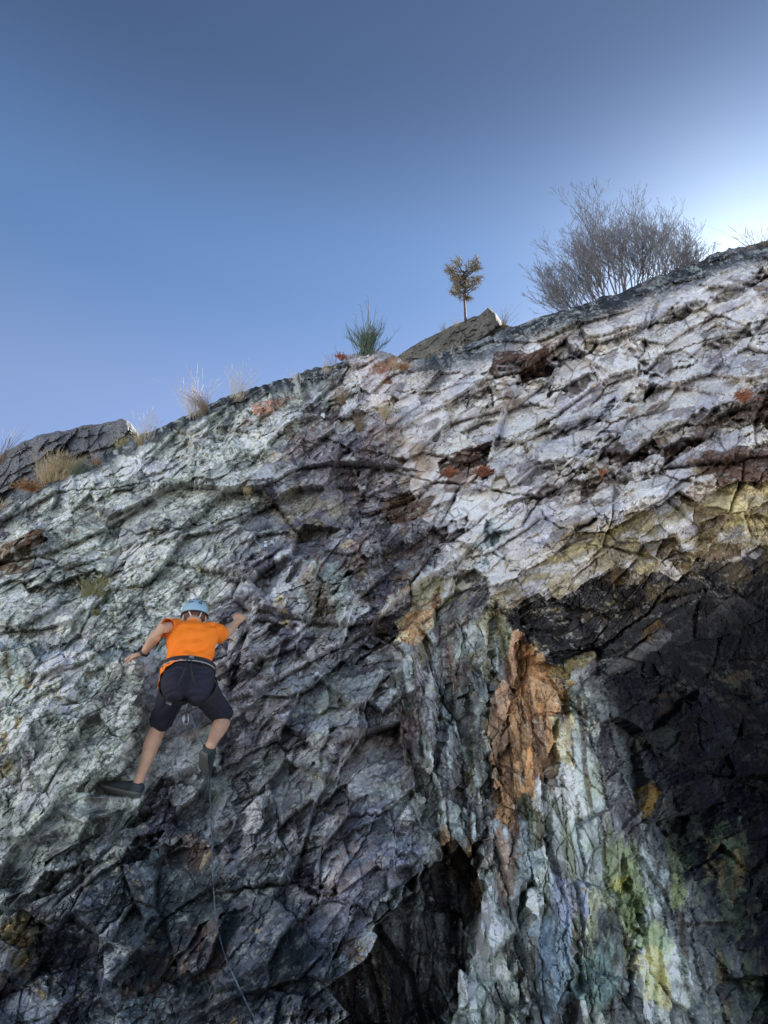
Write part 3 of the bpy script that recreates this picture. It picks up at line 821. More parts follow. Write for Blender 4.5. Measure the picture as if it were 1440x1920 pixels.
# ------------------------------------------------------------------ mesh builders for figures and gear
def simple_mat(name, col, rough=0.6, metal=0.0, noise=0.0, scale=60, bump=0.0, sss=0.0, stretch=None):
    k = NB(name)
    tc = k.n('ShaderNodeTexCoord').outputs['Object']
    if noise or bump:
        if stretch:
            mp = k.n('ShaderNodeMapping'); mp.inputs['Scale'].default_value = stretch; k.l(tc, mp.inputs[0]); tc = mp.outputs[0]
        f = k.noise(tc, scale, 5, .6)
    if noise:
        k.l(k.mix(k.ramp(f, .3, .7), tuple(c * (1 - noise) for c in col), tuple(min(1, c * (1 + noise)) for c in col)), k.b.inputs['Base Color'])
    else:
        k.b.inputs['Base Color'].default_value = (*col, 1)
    k.b.inputs['Roughness'].default_value = rough; k.b.inputs['Metallic'].default_value = metal
    if bump:
        b = k.n('ShaderNodeBump', Strength=0.6, Distance=bump); k.l(f, b.inputs['Height']); k.l(b.outputs[0], k.b.inputs['Normal'])
    if sss:
        k.b.inputs['Subsurface Weight'].default_value = sss; k.b.inputs['Subsurface Scale'].default_value = 0.01
        k.b.inputs['Subsurface Radius'].default_value = (1, .4, .25)
    return k.m


def basis(axis, ref):
    a = axis.normalized(); x = (ref - a * ref.dot(a))
    if x.length < 1e-4: x = a.orthogonal()
    x.normalize(); return x, a.cross(x).normalized()


def add_loft(bm, secs, n=20, cap=True, p=2.0):
    """secs: (centre, rx, ry, X, Y) elliptical rings joined in a tube"""
    rings = []
    for c, rx_, ry_, X, Y in secs:
        ring = []
        for i in range(n):
            a = 2 * math.pi * i / n; ca, sa = math.cos(a), math.sin(a)
            u = abs(ca) ** (2 / p) * (1 if ca >= 0 else -1); v = abs(sa) ** (2 / p) * (1 if sa >= 0 else -1)
            ring.append(bm.verts.new(c + X * (rx_ * u) + Y * (ry_ * v)))
        rings.append(ring)
    for r0, r1 in zip(rings[:-1], rings[1:]):
        for i in range(n):
            bm.faces.new((r0[i], r0[(i + 1) % n], r1[(i + 1) % n], r1[i]))
    if cap:
        bm.faces.new(list(reversed(rings[0]))); bm.faces.new(rings[-1])
    return rings


def add_tube(bm, pts, rad, n=10, ref=Vector((0.3, 0.2, 0.9)), flat=1.0, cap=True, round_ends=False):
    """tapered tube through points"""
    pts = [Vector(q) for q in pts]
    if not hasattr(rad, '__len__'): rad = [rad] * len(pts)
    rad = list(rad)
    if round_ends:
        d0 = (pts[0] - pts[1]).normalized(); d1 = (pts[-1] - pts[-2]).normalized()
        h, t_ = [], []
        for f in (0.97, 0.75, 0.4):
            s = math.sqrt(1 - f * f)
            h.append((pts[0] + d0 * rad[0] * f, rad[0] * s)); t_.insert(0, (pts[-1] + d1 * rad[-1] * f, rad[-1] * s))
        pts = [q for q, _ in h] + pts + [q for q, _ in t_]
        rad = [q for _, q in h] + rad + [q for _, q in t_]
    secs = []
    for i, q in enumerate(pts):
        ax = (pts[min(i + 1, len(pts) - 1)] - pts[max(i - 1, 0)])
        X, Y = basis(ax, ref)
        secs.append((q, rad[i], rad[i] * flat, X, Y))
    return add_loft(bm, secs, n, cap)


def add_ball(bm, c, rx_, ry_, rz_, X=Vector((1, 0, 0)), Y=Vector((0, 1, 0)), Z=Vector((0, 0, 1)), u=18, v=12):
    g = bmesh.ops.create_uvsphere(bm, u_segments=u, v_segments=v, radius=1.0)
    for w in g['verts']:
        q = w.co.copy(); w.co = c + X * (q.x * rx_) + Y * (q.y * ry_) + Z * (q.z * rz_)
    return g['verts']


def add_box(bm, c, sx, sy, sz, X=Vector((1, 0, 0)), Y=Vector((0, 1, 0)), Z=Vector((0, 0, 1)), bev=0.0):
    g = bmesh.ops.create_cube(bm, size=1.0)
    for w in g['verts']:
        q = w.co.copy(); w.co = c + X * (q.x * sx) + Y * (q.y * sy) + Z * (q.z * sz)
    if bev:
        es = list({e for w in g['verts'] for e in w.link_edges})
        bmesh.ops.bevel(bm, geom=es, offset=bev, segments=2, affect='EDGES', profile=0.6)


def bm_obj(name, bm, mat, parent=None, smooth=True, origin=None):
    bmesh.ops.recalc_face_normals(bm, faces=bm.faces)
    me = bpy.data.meshes.new(name); bm.to_mesh(me); bm.free()
    if smooth: me.polygons.foreach_set('use_smooth', np.ones(len(me.polygons), bool))
    o = origin
    if parent is not None:
        o = Vector((0, 0, 0)); q = parent
        while q is not None: o = o + q.location; q = q.parent
    if o is not None:
        me.transform(Matrix.Translation(-Vector(o)))
    ob = bpy.data.objects.new(name, me); COL.objects.link(ob); me.materials.append(mat)
    if parent is not None: ob.parent = parent
    elif origin is not None: ob.location = origin
    return ob


def blend_mesh(bm, voxel, smooth_it=4, fac=0.5):
    """fuse overlapping closed shapes into one continuous surface"""
    bmesh.ops.recalc_face_normals(bm, faces=bm.faces)
    me = bpy.data.meshes.new('tmp'); bm.to_mesh(me); bm.free()
    ob = bpy.data.objects.new('tmp', me); COL.objects.link(ob)
    r = ob.modifiers.new('r', 'REMESH'); r.mode = 'VOXEL'; r.voxel_size = voxel; r.use_smooth_shade = True
    s = ob.modifiers.new('s', 'SMOOTH'); s.iterations = smooth_it; s.factor = fac
    dg = bpy.context.evaluated_depsgraph_get()
    out = bpy.data.meshes.new_from_object(ob.evaluated_get(dg))
    bpy.data.objects.remove(ob, do_unlink=True); bpy.data.meshes.remove(me)
    b2 = bmesh.new(); b2.from_mesh(out); bpy.data.meshes.remove(out)
    return b2


# ------------------------------------------------------------------ rock outcrops behind the ridge
M_OUT = rock_material('outcrop_stone', False, tuple(lin(128, 130, 134)), 0.55)
M_OUTB = rock_material('outcrop_stone_warm', False, tuple(lin(126, 122, 110)), 0.7)


def outcrop(sil, d0, thick, drop, mat, label, seed):
    xs = np.arange(sil[0][0], sil[-1][0] + .1, 2.5)
    top_y = np.interp(xs, [p[0] for p in sil], [p[1] for p in sil]) + 4.0 * fbm(xs / 18, xs * 0 + seed, seed, 3)
    m = 70
    tt = np.linspace(0, 1, m)
    py = top_y[None] + drop * tt[:, None] ** 1.2; px = np.broadcast_to(xs[None], py.shape)
    edge = np.sin(np.clip((xs - xs[0]) / (xs[-1] - xs[0]), 0, 1) * math.pi)[None]
    d = d0 - thick * np.sqrt(tt)[:, None] * (.35 + .65 * edge)
    X = px / FPX * d0; U = -py / FPX * d0
    dsp = np.zeros(px.shape)
    for k, (sx, sy, amp) in enumerate([(1.1, .5, .22), (.45, .24, .12), (.2, .12, .06), (.09, .06, .025)]):
        a = X * .82 + U * .57; b = -X * .57 + U * .82
        c = cells((a + .1 * fbm(X / .4, U / .4, seed + k, 2)) / sx, (b + .1 * fbm(X / .4, U / .4, seed + 9 + k, 2)) / sy, seed + 20 * k)
        dsp += amp * ((c['r'][0] - .5) + (c['r'][1] - .5) * 2 * c['da'] + ((c['r'][2] - .5) * 2 - .6) * c['db'])
    d = d - dsp * sstep(tt, 0, .12)[:, None]
    front = CAMN + rays(px, py) * d[..., None]
    tops = front[0]
    back = []
    for k in range(1, 16):
        q = tops.copy(); s = (k / 15) ** 1.3
        q[:, 1] += s * thick * 2.2; q[:, 2] -= s * s * drop / FPX * d0 * .9 - .05 * np.sin(xs / 30 + k)
        back.append(q)
    P = np.concatenate([np.array(back[::-1]), front], 0)
    nr_, nc_ = P.shape[:2]
    bi = np.arange(nr_ * nc_).reshape(nr_, nc_)
    F_ = np.stack([bi[:-1, :-1], bi[1:, :-1], bi[1:, 1:], bi[:-1, 1:]], -1).reshape(-1, 4)
    org = P[-1].mean(0)
    me = bpy.data.meshes.new('rock_outcrop'); me.from_pydata((P.reshape(-1, 3) - org).tolist(), [], F_.tolist())
    o = link('rock_outcrop', me, mat); o.location = org
    tag(o, label, 'rock outcrop', 'outcrops behind the ridge')
    return o


outcrop([(-260, 930), (-120, 880), (0, 852), (40, 828), (70, 816), (130, 804), (190, 794), (225, 785), (245, 793), (258, 808), (264, 835), (280, 880), (310, 930)],
        10.6, .9, 190, M_OUT, 'dark blue grey rock knob behind the dry grass at the left skyline', 11)
outcrop([(690, 740), (720, 690), (750, 664), (790, 641), (830, 618), (870, 604), (895, 591), (915, 579), (930, 587), (942, 603), (965, 613), (1010, 650), (1050, 690)],
        14.0, 1.2, 150, M_OUTB, 'small pointed rock peak on the skyline under the pine', 12)

# ------------------------------------------------------------------ plants
rng = random.Random(7)


def plant_mat(name, a, b, rough=.8, trans=0.0):
    k = NB(name)
    oi = k.n('ShaderNodeTexCoord').outputs['Object']
    k.l(k.mix(k.ramp(k.noise(oi, 14, 3), .35, .65), a, b), k.b.inputs['Base Color'])
    k.b.inputs['Roughness'].default_value = rough
    if trans: k.b.inputs['Transmission Weight'].default_value = 0
    return k.m


M_STRAW = plant_mat('dry_straw', (.30, .22, .11), (.46, .37, .22))
M_PALE = plant_mat('pale_straw', (.38, .32, .24), (.52, .46, .36))
M_DARKST = plant_mat('brown_dry_stems', (.12, .085, .055), (.24, .17, .10))
M_GREEN = plant_mat('broom_green', (.045, .075, .045), (.10, .14, .08))
M_OLIVE = plant_mat('olive_tuft', (.13, .13, .05), (.26, .24, .10))
M_RUST = plant_mat('rust_red_leaves', (.22, .075, .04), (.36, .15, .08))
M_ORANGE = plant_mat('orange_brown_leaves', (.26, .13, .06), (.40, .24, .12))
M_BARK = plant_mat('grey_bark', (.085, .08, .088), (.16, .15, .155))
M_PBARK = plant_mat('pine_bark', (.04, .032, .03), (.08, .06, .045))
M_NEEDLE = plant_mat('pine_needles', (.12, .10, .05), (.25, .19, .10))


class Tubes:
    """many thin tapered stems gathered into one mesh"""
    def __init__(self, n=3): self.v, self.f, self.n = [], [], n
    def add(self, pts, r0, r1):
        n = self.n; base = len(self.v); m = len(pts)
        for i, q in enumerate(pts):
            ax = pts[min(i + 1, m - 1)] - pts[max(i - 1, 0)]
            X, Y = basis(ax, Vector((.31, .77, .2)))
            r = r0 + (r1 - r0) * i / (m - 1)
            for k in range(n):
                a = 2 * math.pi * k / n
                self.v.append(q + X * (r * math.cos(a)) + Y * (r * math.sin(a)))
        for i in range(m - 1):
            for k in range(n):
                self.f.append((base + i * n + k, base + i * n + (k + 1) % n, base + (i + 1) * n + (k + 1) % n, base + (i + 1) * n + k))
    def leaf(self, c, d, w, l):
        """a small folded leaf, two faces"""
        X, Y = basis(d, Vector((rng.uniform(-1, 1), rng.uniform(-1, 1), rng.uniform(-1, 1))))
        b = len(self.v); d = d.normalized()
        self.v += [c, c + d * l * .5 + X * w + Y * w * .3, c + d * l, c + d * l * .5 - X * w + Y * w * .3]
        self.f += [(b, b + 1, b + 2), (b, b + 2, b + 3)]
    def build(self, name, mat, parent=None, origin=Vector((0, 0, 0))):
        me = bpy.data.meshes.new(name)
        me.from_pydata([tuple(q - origin) for q in self.v], [], self.f)
        o = link(name, me, mat)
        if parent is not None: o.parent = parent
        else: o.location = origin
        return o


def grass(name, px, py, h, w, n, mat, label, cat='grass', d=None, lean=0.0, thin=.0022, droop=.35, head=False):
    d = near_face(px, py) + .05 if d is None else d
    m = d / FPX
    base = W(px, py, d) - Vector((0, 0, .04))
    tb = Tubes(3)
    for i in range(n):
        b = base + Vector((max(-2, min(2, rng.gauss(0, 1))) * w * m * (.19 if n > 110 else .15 if head else .11), rng.gauss(0, .05), rng.uniform(-.03, .01)))
        L = h * m * rng.uniform(.45, 1.05)
        ang = rng.gauss(lean, .22) + (b.x - base.x) / (w * m + 1e-6) * .5
        az = rng.uniform(-.5, .5)
        dirv = Vector((math.sin(ang), az * .4, math.cos(ang))).normalized()
        bend = Vector((rng.gauss(lean, .4), rng.gauss(0, .3), -.25)) * droop
        pts = [b + dirv * (L * t_) + bend * (L * t_ * t_) for t_ in (0, .3, .6, .82, 1.0)]
        tb.add(pts, thin, thin * .35)
        if head and rng.random() < .6:
            tb.add([pts[-2], pts[-1], pts[-1] + (pts[-1] - pts[-2]) * .4], thin * 1.6, thin * .3)
    o = tb.build(name, mat, None, base)
    tag(o, label, cat, 'grass tufts on the cliff' if name == 'grass_tuft' else None)
    return o


def clump(name, px, py, r, n, mat, label, leaf=.012, d=None, flat=.6):
    d = near_face(px, py) - .02 if d is None else d
    m = d / FPX
    c = W(px, py, d)
    tb = Tubes(3)
    for i in range(n):
        a, e = rng.uniform(0, 2 * math.pi), rng.uniform(-.3, 1.4)
        q = Vector((math.cos(a) * math.cos(e), -abs(math.sin(a)) * math.cos(e) * .8, math.sin(e) * flat))
        rr = r * m * rng.uniform(.35, 1.0) * (.8 + .3 * math.sin(3 * a))
        p = c + q * rr
        if i % 2 == 0: tb.add([c + q * rr * .1 + Vector((0, .03, -.02)), c + q * rr * .6, p], .003, .0015)
        tb.leaf(p, (q + Vector((rng.gauss(0, .5), rng.gauss(0, .5), rng.gauss(.2, .5)))), leaf * .35 * rng.uniform(.7, 1.3), leaf * rng.uniform(.7, 1.5))
    o = tb.build(name, mat, None, c)
    tag(o, label, 'plant', 'small leafy plants on ledges')
    return o


# big leafless tree on the right skyline -------------------------------------
DT = 11.6
tb0 = W(1150, 585, DT)
tree = empty('bare_tree', tb0 - Vector((0, 0, .35)))
tag(tree, 'large leafless tree with a fan of bare branches on the right skyline', 'tree')
trunk, crown = Tubes(6), Tubes(3)
mT = DT / FPX


def grow(p, d, L, r, lev, tubes):
    m = 5 if lev < 2 else 4
    pts = [p]; q = p; dd = d.normalized()
    for i in range(m):
        dd = (dd + Vector((rng.gauss(0, .10), rng.gauss(0, .10), rng.gauss(.05, .07)))).normalized()
        q = q + dd * (L / m); pts.append(q)
    (trunk if lev == 0 else crown).add(pts, r, r * .5)
    if lev >= 4: return
    nch = [7, 5, 4, 2][lev]
    for i in range(nch):
        f = rng.uniform(.40 if lev == 0 else .22, 1.0) if i else 1.0
        k = min(int(f * m), m - 1); o = pts[k].lerp(pts[k + 1], f * m - k if f < 1 else 1.0)
        ax = (pts[k + 1] - pts[k]).normalized()
        side = Vector((rng.choice((-1, 1)) * rng.uniform(.5, 1), rng.gauss(0, .6), rng.uniform(-.2, .5))).normalized()
        nd = (ax * rng.uniform(.75, 1.1) + side * rng.uniform(.4, .8) + Vector((0, 0, .10))).normalized()
        grow(o, nd, L * rng.uniform(.38, .6) * (1.1 - .3 * f), max(r * (.62 - .25 * f), .0024), lev + 1, tubes)


stems = []
for k in range(54):
    a = -1.15 + 2.15 * (k + rng.uniform(-.3, .3)) / 53            # fan from far left to right
    bx = 1172 + 62 * a + rng.uniform(-14, 14); by = 586 - .38 * (bx - 1150) + 4
    # outline of the crown along this direction
    reach = float(np.interp(a, [-1.2, -.9, -.6, -.3, 0, .3, .6, .95], [104, 114, 130, 150, 166, 158, 140, 112])) * rng.uniform(.66, .84)
    stems.append((bx, by, bx + math.sin(a) * reach, by - math.cos(a) * reach, .008 + .012 * rng.random() * (1 - abs(a) / 2)))
for bx, by, tx, ty, r in stems:
    p0 = W(bx, by, DT + rng.uniform(-.3, .4)) - Vector((0, 0, .25)); p1 = W(tx, ty, DT + rng.uniform(-.6, .6))
    L = (p1 - p0).length
    grow(p0, (p1 - p0), L * 1.02, r, 0, None)
trunk.build('trunk', M_BARK, tree, tree.location); crown.build('crown', M_BARK, tree, tree.location)

# small pine ------------------------------------------------------------------
DP = 13.8; mP = DP / FPX
pb = W(873, 606, DP) - Vector((0, 0, .05))
pine = empty('pine_tree', pb); tag(pine, 'small lone pine with a round sparse crown on the rock peak', 'tree')
tr, ne = Tubes(6), Tubes(3)
tp = [W(873, 606, DP) - Vector((0, 0, .08)), W(872, 580, DP), W(870, 555, DP), W(874, 536, DP), W(871, 520, DP), W(870, 508, DP)]
tr.add(tp, .026, .008)
for k in range(64):
    f = rng.uniform(.42, 1.0); i = min(int(f * 5), 4); o = tp[i].lerp(tp[i + 1], f * 5 - i)
    a = rng.uniform(0, 2 * math.pi); reach = mP * (31 * math.sin(math.pi * min(1, (f - .33) * 1.15)) ** .6 + 5) * rng.uniform(.6, 1.05)
    e = o + Vector((math.cos(a) * reach, math.sin(a) * reach, reach * rng.uniform(.0, .4)))
    mid = o.lerp(e, .5) + Vector((0, 0, -.03))
    tr.add([o, mid, e], .009, .004)
    for c in [e, mid.lerp(e, .55), e + Vector((rng.gauss(0, .04), rng.gauss(0, .04), .04))]:
        for _ in range(17):
            d = Vector((rng.gauss(0, 1), rng.gauss(0, 1), rng.gauss(.35, .8))).normalized()
            ne.add([c, c + d * rng.uniform(.04, .10)], .0030, .0018)
tr.build('trunk', M_PBARK, pine, pb); ne.build('crown', M_NEEDLE, pine, pb)

# green broom shrub in the middle of the skyline -------------------------------
DB = near_face(690, 664) + .1; mB = DB / FPX
bb = W(688, 662, DB) - Vector((0, 0, .05))
shrub = empty('broom_shrub', bb); tag(shrub, 'feathery green broom shrub with long bare twigs on the skyline', 'shrub')
tw, st = Tubes(3), Tubes(3)
for k in range(90):
    an = rng.gauss(0, .30); L = mB * rng.uniform(34, 62)
    b = bb + Vector((rng.gauss(0, .06), rng.gauss(0, .05), rng.uniform(0, .06)))
    d = Vector((math.sin(an), rng.gauss(0, .2), math.cos(an))).normalized(); cv = Vector((rng.gauss(0, .12), rng.gauss(0, .1), .05))
    pts = [b + d * (L * t_) + cv * (L * t_ * t_) for t_ in (0, .3, .6, 1)]
    tw.add(pts, .0036, .0018)
    for i in range(11):
        f = rng.uniform(.25, 1); o = b + d * (L * f) + cv * (L * f * f)
        d2 = (d + Vector((rng.gauss(0, .35), rng.gauss(0, .3), .25))).normalized(); l2 = mB * rng.uniform(10, 24)
        tw.add([o, o + d2 * l2 * .5 + Vector((0, 0, .006)), o + d2 * l2], .0022, .0011)
for tip in [(676, 572), (690, 556), (706, 572), (717, 592), (668, 590), (684, 565)]:
    e = W(tip[0], tip[1], DB + rng.uniform(-.1, .1)); b = bb + Vector((rng.gauss(0, .03), 0, .1))
    m1 = b.lerp(e, .45) + Vector((rng.gauss(0, .04), 0, 0)); m2 = b.lerp(e, .8) + Vector((rng.gauss(0, .03), 0, 0))
    st.add([b, m1, m2, e, e + Vector((rng.uniform(-.06, .06), 0, rng.uniform(-.01, .04)))], .006, .002)
    st.add([m2, m2 + Vector((rng.uniform(-.08, .08), .02, .07))], .003, .0015)
st.build('twigs', M_DARKST, shrub, bb); tw.build('foliage', M_GREEN, shrub, bb)

# grasses and small plants, left to right --------------------------------------
G = 'grass_tuft'
grass('twiggy_shrub', 3, 860, 100, 22, 26, M_DARKST, 'thin dark leafless shrub at the left edge of the skyline', 'shrub', 9.6, thin=.0035)
grass(G, 104, 900, 78, 70, 420, M_STRAW, 'dense clump of yellow dry grass before the dark rock knob', 'grass', 9.0, droop=.5)
grass('green_shrub', 152, 893, 46, 34, 260, M_GREEN, 'low green shrub beside the dense yellow grass', 'shrub', 8.95, droop=.5)
grass(G, 236, 842, 42, 44, 170, M_OLIVE, 'yellow olive tuft growing against the dark rock knob', 'grass', 9.75, droop=.6)
grass(G, 183, 868, 20, 14, 80, M_ORANGE, 'short orange brown tuft right of the low green shrub', 'grass', 9.2)
clump('heather', 58, 918, 40, 420, M_ORANGE, 'orange brown heather below the dense yellow grass', .022, 8.6, .45)
grass(G, 4, 960, 40, 40, 90, M_STRAW, 'straw grass at the left edge of the picture', 'grass', 8.3)
grass(G, 275, 815, 62, 50, 46, M_PALE, 'thin pale grass stalks right of the dark rock knob', 'grass', 9.2, head=True)
grass(G, 262, 826, 28, 20, 90, M_STRAW, 'short straw grass in the notch beside the dark rock knob', 'grass', 9.2)
grass(G, 366, 772, 105, 62, 75, M_PALE, 'tall wispy dry grass leaning left on the skyline', 'grass', 9.5, lean=-.12, head=True)
grass(G, 385, 764, 58, 38, 110, M_DARKST, 'dark brown dry tuft inside the tall wispy grass', 'grass', 9.45, lean=-.3, droop=.6)
grass(G, 445, 743, 82, 56, 60, M_PALE, 'second tall patch of thin pale grass on the skyline', 'grass', 9.6, head=True)
grass(G, 555, 708, 26, 60, 26, M_PALE, 'sparse short grass on the skyline left of the broom', 'grass', 9.7)
grass(G, 610, 690, 28, 40, 30, M_STRAW, 'small straw tuft on the skyline near the broom', 'grass', 9.7)
grass('twiggy_shrub', 626, 684, 62, 30, 12, M_DARKST, 'few thin upright twigs just left of the broom', 'shrub', 9.7, thin=.003)
clump('heather', 640, 672, 20, 160, M_RUST, 'low rust red heather just left of the broom', .02, 9.65, .4)
clump('heather', 757, 692, 24, 220, M_ORANGE, 'orange brown heather right of the broom', .02, None, .6)
grass(G, 742, 690, 34, 30, 80, M_STRAW, 'straw grass in the notch right of the broom', 'grass', droop=.7)
grass(G, 722, 782, 62, 28, 90, M_STRAW, 'straw tuft hanging in the gully below the broom', 'grass', droop=.6)
grass(G, 674, 805, 60, 26, 90, M_DARKST, 'brown tuft low in the gully below the broom', 'grass', droop=.6)
grass(G, 643, 752, 46, 26, 110, M_DARKST, 'dark tuft on the rock left of the gully', 'grass', droop=.7)
grass(G, 464, 916, 46, 34, 50, M_STRAW, 'small straw tuft in a crack of the upper left slab', 'grass')
grass(G, 176, 1112, 52, 48, 170, M_OLIVE, 'olive green tuft on a ledge above and left of the climber', 'grass', droop=.6)
grass(G, 198, 1092, 34, 26, 26, M_STRAW, 'few straw stalks beside the olive green tuft', 'grass', lean=.4)
clump('yellow_plant', 181, 1150, 10, 60, M_OLIVE, 'tiny yellow plant on the rock left of the helmet', .02)
clump('rust_plant', 906, 888, 24, 260, M_RUST, 'rust red cushion plant on a pale ledge in the upper slabs', .022)
clump('rust_plant', 842, 890, 22, 200, M_RUST, 'darker rust red plant in a crack left of the red cushion', .022)
clump('rust_plant', 1130, 888, 15, 90, M_RUST, 'small faint red plant on the pale ledge above the cave', .018)
clump('rust_plant', 1392, 748, 24, 200, M_RUST, 'reddish plant on the brown ledge at the right edge', .022)
for q, (x, y, h) in enumerate([(826, 668, 22), (848, 660, 26), (866, 655, 30)]):
    grass(G, x, y, h, 16, 12, M_PALE, ['leftmost pale stalks on the dark slope below the pine', 'middle pale stalks on the dark slope below the pine', 'rightmost pale stalks on the dark slope below the pine'][q], 'grass')
grass(G, 832, 622, 30, 20, 40, M_OLIVE, 'dry tuft left of the pine on the rock peak', 'grass', 13.7)
grass(G, 856, 612, 26, 9, 30, M_STRAW, 'short dry tuft at the foot of the pine', 'grass', 13.7)
grass('twiggy_shrub', 944, 608, 50, 16, 34, M_DARKST, 'small leaning wispy shrub right of the rock peak', 'shrub', 13.4, lean=.25, thin=.003)
grass('twiggy_shrub', 1418, 470, 92, 40, 26, M_DARKST, 'wispy shrub with seed heads at the right edge of the skyline', 'shrub', 10.9, lean=-.15, thin=.003, head=True)
grass(G, 1445, 466, 70, 30, 40, M_OLIVE, 'olive grass at the right edge of the skyline', 'grass', 10.9)
def J(x, y, d):
    """a joint of the climber, from a layout enlarged four times around him"""
    return W(160 + x / 4, 1100 + y / 4, d)


# ------------------------------------------------------------------ climber
M_SKIN = simple_mat('skin', (0.54, 0.32, 0.21), 0.55, noise=0.10, scale=25, bump=0.0006, sss=0.08)
M_SHIRT = simple_mat('orange_jersey', (1.0, 0.22, 0.004), 0.75, noise=0.06, scale=180, bump=0.0012)
M_SHORTS = simple_mat('navy_black_cloth', (0.012, 0.013, 0.026), 0.85, noise=0.25, scale=90, bump=0.001)
M_WEB = simple_mat('black_webbing', (0.016, 0.016, 0.018), 0.7, noise=0.2, scale=300, bump=0.0008)
M_GREYTAB = simple_mat('grey_buckle', (0.45, 0.46, 0.48), 0.35, metal=0.6)
M_HELMET = simple_mat('pale_blue_shell', (0.27, 0.43, 0.54), 0.38, noise=0.05, scale=20)
M_DARKPL = simple_mat('dark_plastic', (0.02, 0.022, 0.028), 0.5)
M_HAIR = simple_mat('brown_hair', (0.10, 0.035, 0.02), 0.6, noise=0.5, scale=150, bump=0.003, stretch=(1, 1, .2))
M_SHOE = simple_mat('shoe_upper', (0.030, 0.042, 0.045), 0.7, noise=0.3, scale=160, bump=0.001)
M_SOLE = simple_mat('shoe_rubber', (0.11, 0.11, 0.10), 0.6, noise=0.2, scale=60)
M_ALU = simple_mat('bare_aluminium', (0.75, 0.76, 0.78), 0.28, metal=1.0)
M_STRAP = simple_mat('pale_strap', (0.55, 0.50, 0.44), 0.7)

pel = J(765, 700, 5.20); neck = J(812, 275, 5.52); headc = J(820, 226, 5.66)
shL, elL, wrL = J(688, 312, 5.50), J(570, 312, 5.27), J(436, 500, 5.36)
shR, elR, wrR = J(952, 338, 5.55), J(1040, 366, 5.80), J(1136, 268, 5.98)
hipL, knL, anL = J(685, 745, 5.22), J(558, 1025, 5.40), J(396, 1470, 5.15)
hipR, knR, anR = J(855, 745, 5.22), J(1046, 985, 5.46), J(938, 1190, 5.13)
up_ = (neck - pel).normalized()
right_ = (shR - shL); right_ = (right_ - up_ * right_.dot(up_)).normalized()
back_ = right_.cross(up_).normalized()
if back_.y > 0: back_ = -back_
person = empty('person', Vector((pel.x, pel.y, anL.z - 0.09)))
tag(person, 'climber in orange shirt, dark shorts and pale blue helmet on the rock face', 'person')


def spine(t_):
    """point along the back, 0 pelvis .. 1 neck, with a gentle arch"""
    return pel.lerp(neck, t_) + back_ * (0.025 * math.sin(math.pi * t_) - 0.02 * t_)


def torso(bm, grow, lo=-0.15, hi=1.0, wmul=1.0):
    prof = [(-0.18, .115, .085), (-.06, .158, .115), (.06, .163, .122), (.2, .150, .112), (.32, .140, .103), (.5, .152, .112), (.66, .168, .118), (.8, .176, .112), (.9, .150, .088), (.97, .085, .062), (1.03, .06, .055)]
    secs = [(spine(t_), (w_ + grow) * wmul, d_ + grow, right_, back_) for t_, w_, d_ in prof if lo <= t_ <= hi]
    add_loft(bm, secs, 24, True, 2.3)


def limb(bm, pts, rad, n=14, ref=None):
    add_tube(bm, pts, rad, n, ref or Vector((.2, .3, .9)), round_ends=True)


def legpts(h, k, a, f=1.0):
    """thigh and shin with calf swelling"""
    cal = k.lerp(a, .3) + Vector((0, -0.012, 0))
    return ([h, h.lerp(k, .5), h.lerp(k, .9), k, k.lerp(a, .12), cal, k.lerp(a, .55), k.lerp(a, .82), a],
            [.092 * f, .083 * f, .060 * f, .057 * f, .055 * f, .060 * f, .050 * f, .037 * f, .036 * f])


bm = bmesh.new()
torso(bm, -0.018)
add_tube(bm, [spine(.88), neck, headc - up_ * 0.03], [.062, .054, .055], 14, round_ends=True)
# head: skull, jaw, nose, ears; it faces the rock and tips up a little
hf = (-back_ * 0.95 + up_ * 0.15).normalized(); hu = (up_ - hf * up_.dot(hf)).normalized(); hr = right_
add_ball(bm, headc + hu * .03, .076, .096, .092, hr, hf, hu)
add_ball(bm, headc - hu * .04 + hf * .02, .058, .07, .07, hr, hf, hu)
add_tube(bm, [headc + hf * .092 + hu * .012, headc + hf * .112 - hu * .022], [.010, .016], 8, round_ends=True)
for s in (-1, 1):
    add_ball(bm, headc + hr * (.080 * s) - hu * .012 - hf * .008, .010, .020, .032, hr, hf, hu, 10, 8)
    add_ball(bm, headc + hf * .092 + hr * (.03 * s) + hu * .03, .024, .012, .009, hr, hf, hu, 8, 6)
# arms
limb(bm, [shL, shL.lerp(elL, .45), elL, elL.lerp(wrL, .3), elL.lerp(wrL, .7), wrL], [.054, .049, .040, .042, .033, .027])
limb(bm, [shR, shR.lerp(elR, .45), elR, elR.lerp(wrR, .3), elR.lerp(wrR, .7), wrR], [.054, .049, .040, .043, .034, .028])
for pts, rad in (legpts(hipL, knL, anL), legpts(hipR, knR, anR)):
    limb(bm, pts, rad, 16)
heelL, toeL = J(405, 1545, 5.10), J(135, 1500, 5.22)
heelR, toeR = J(905, 1235, 5.10), J(905, 1400, 5.26)


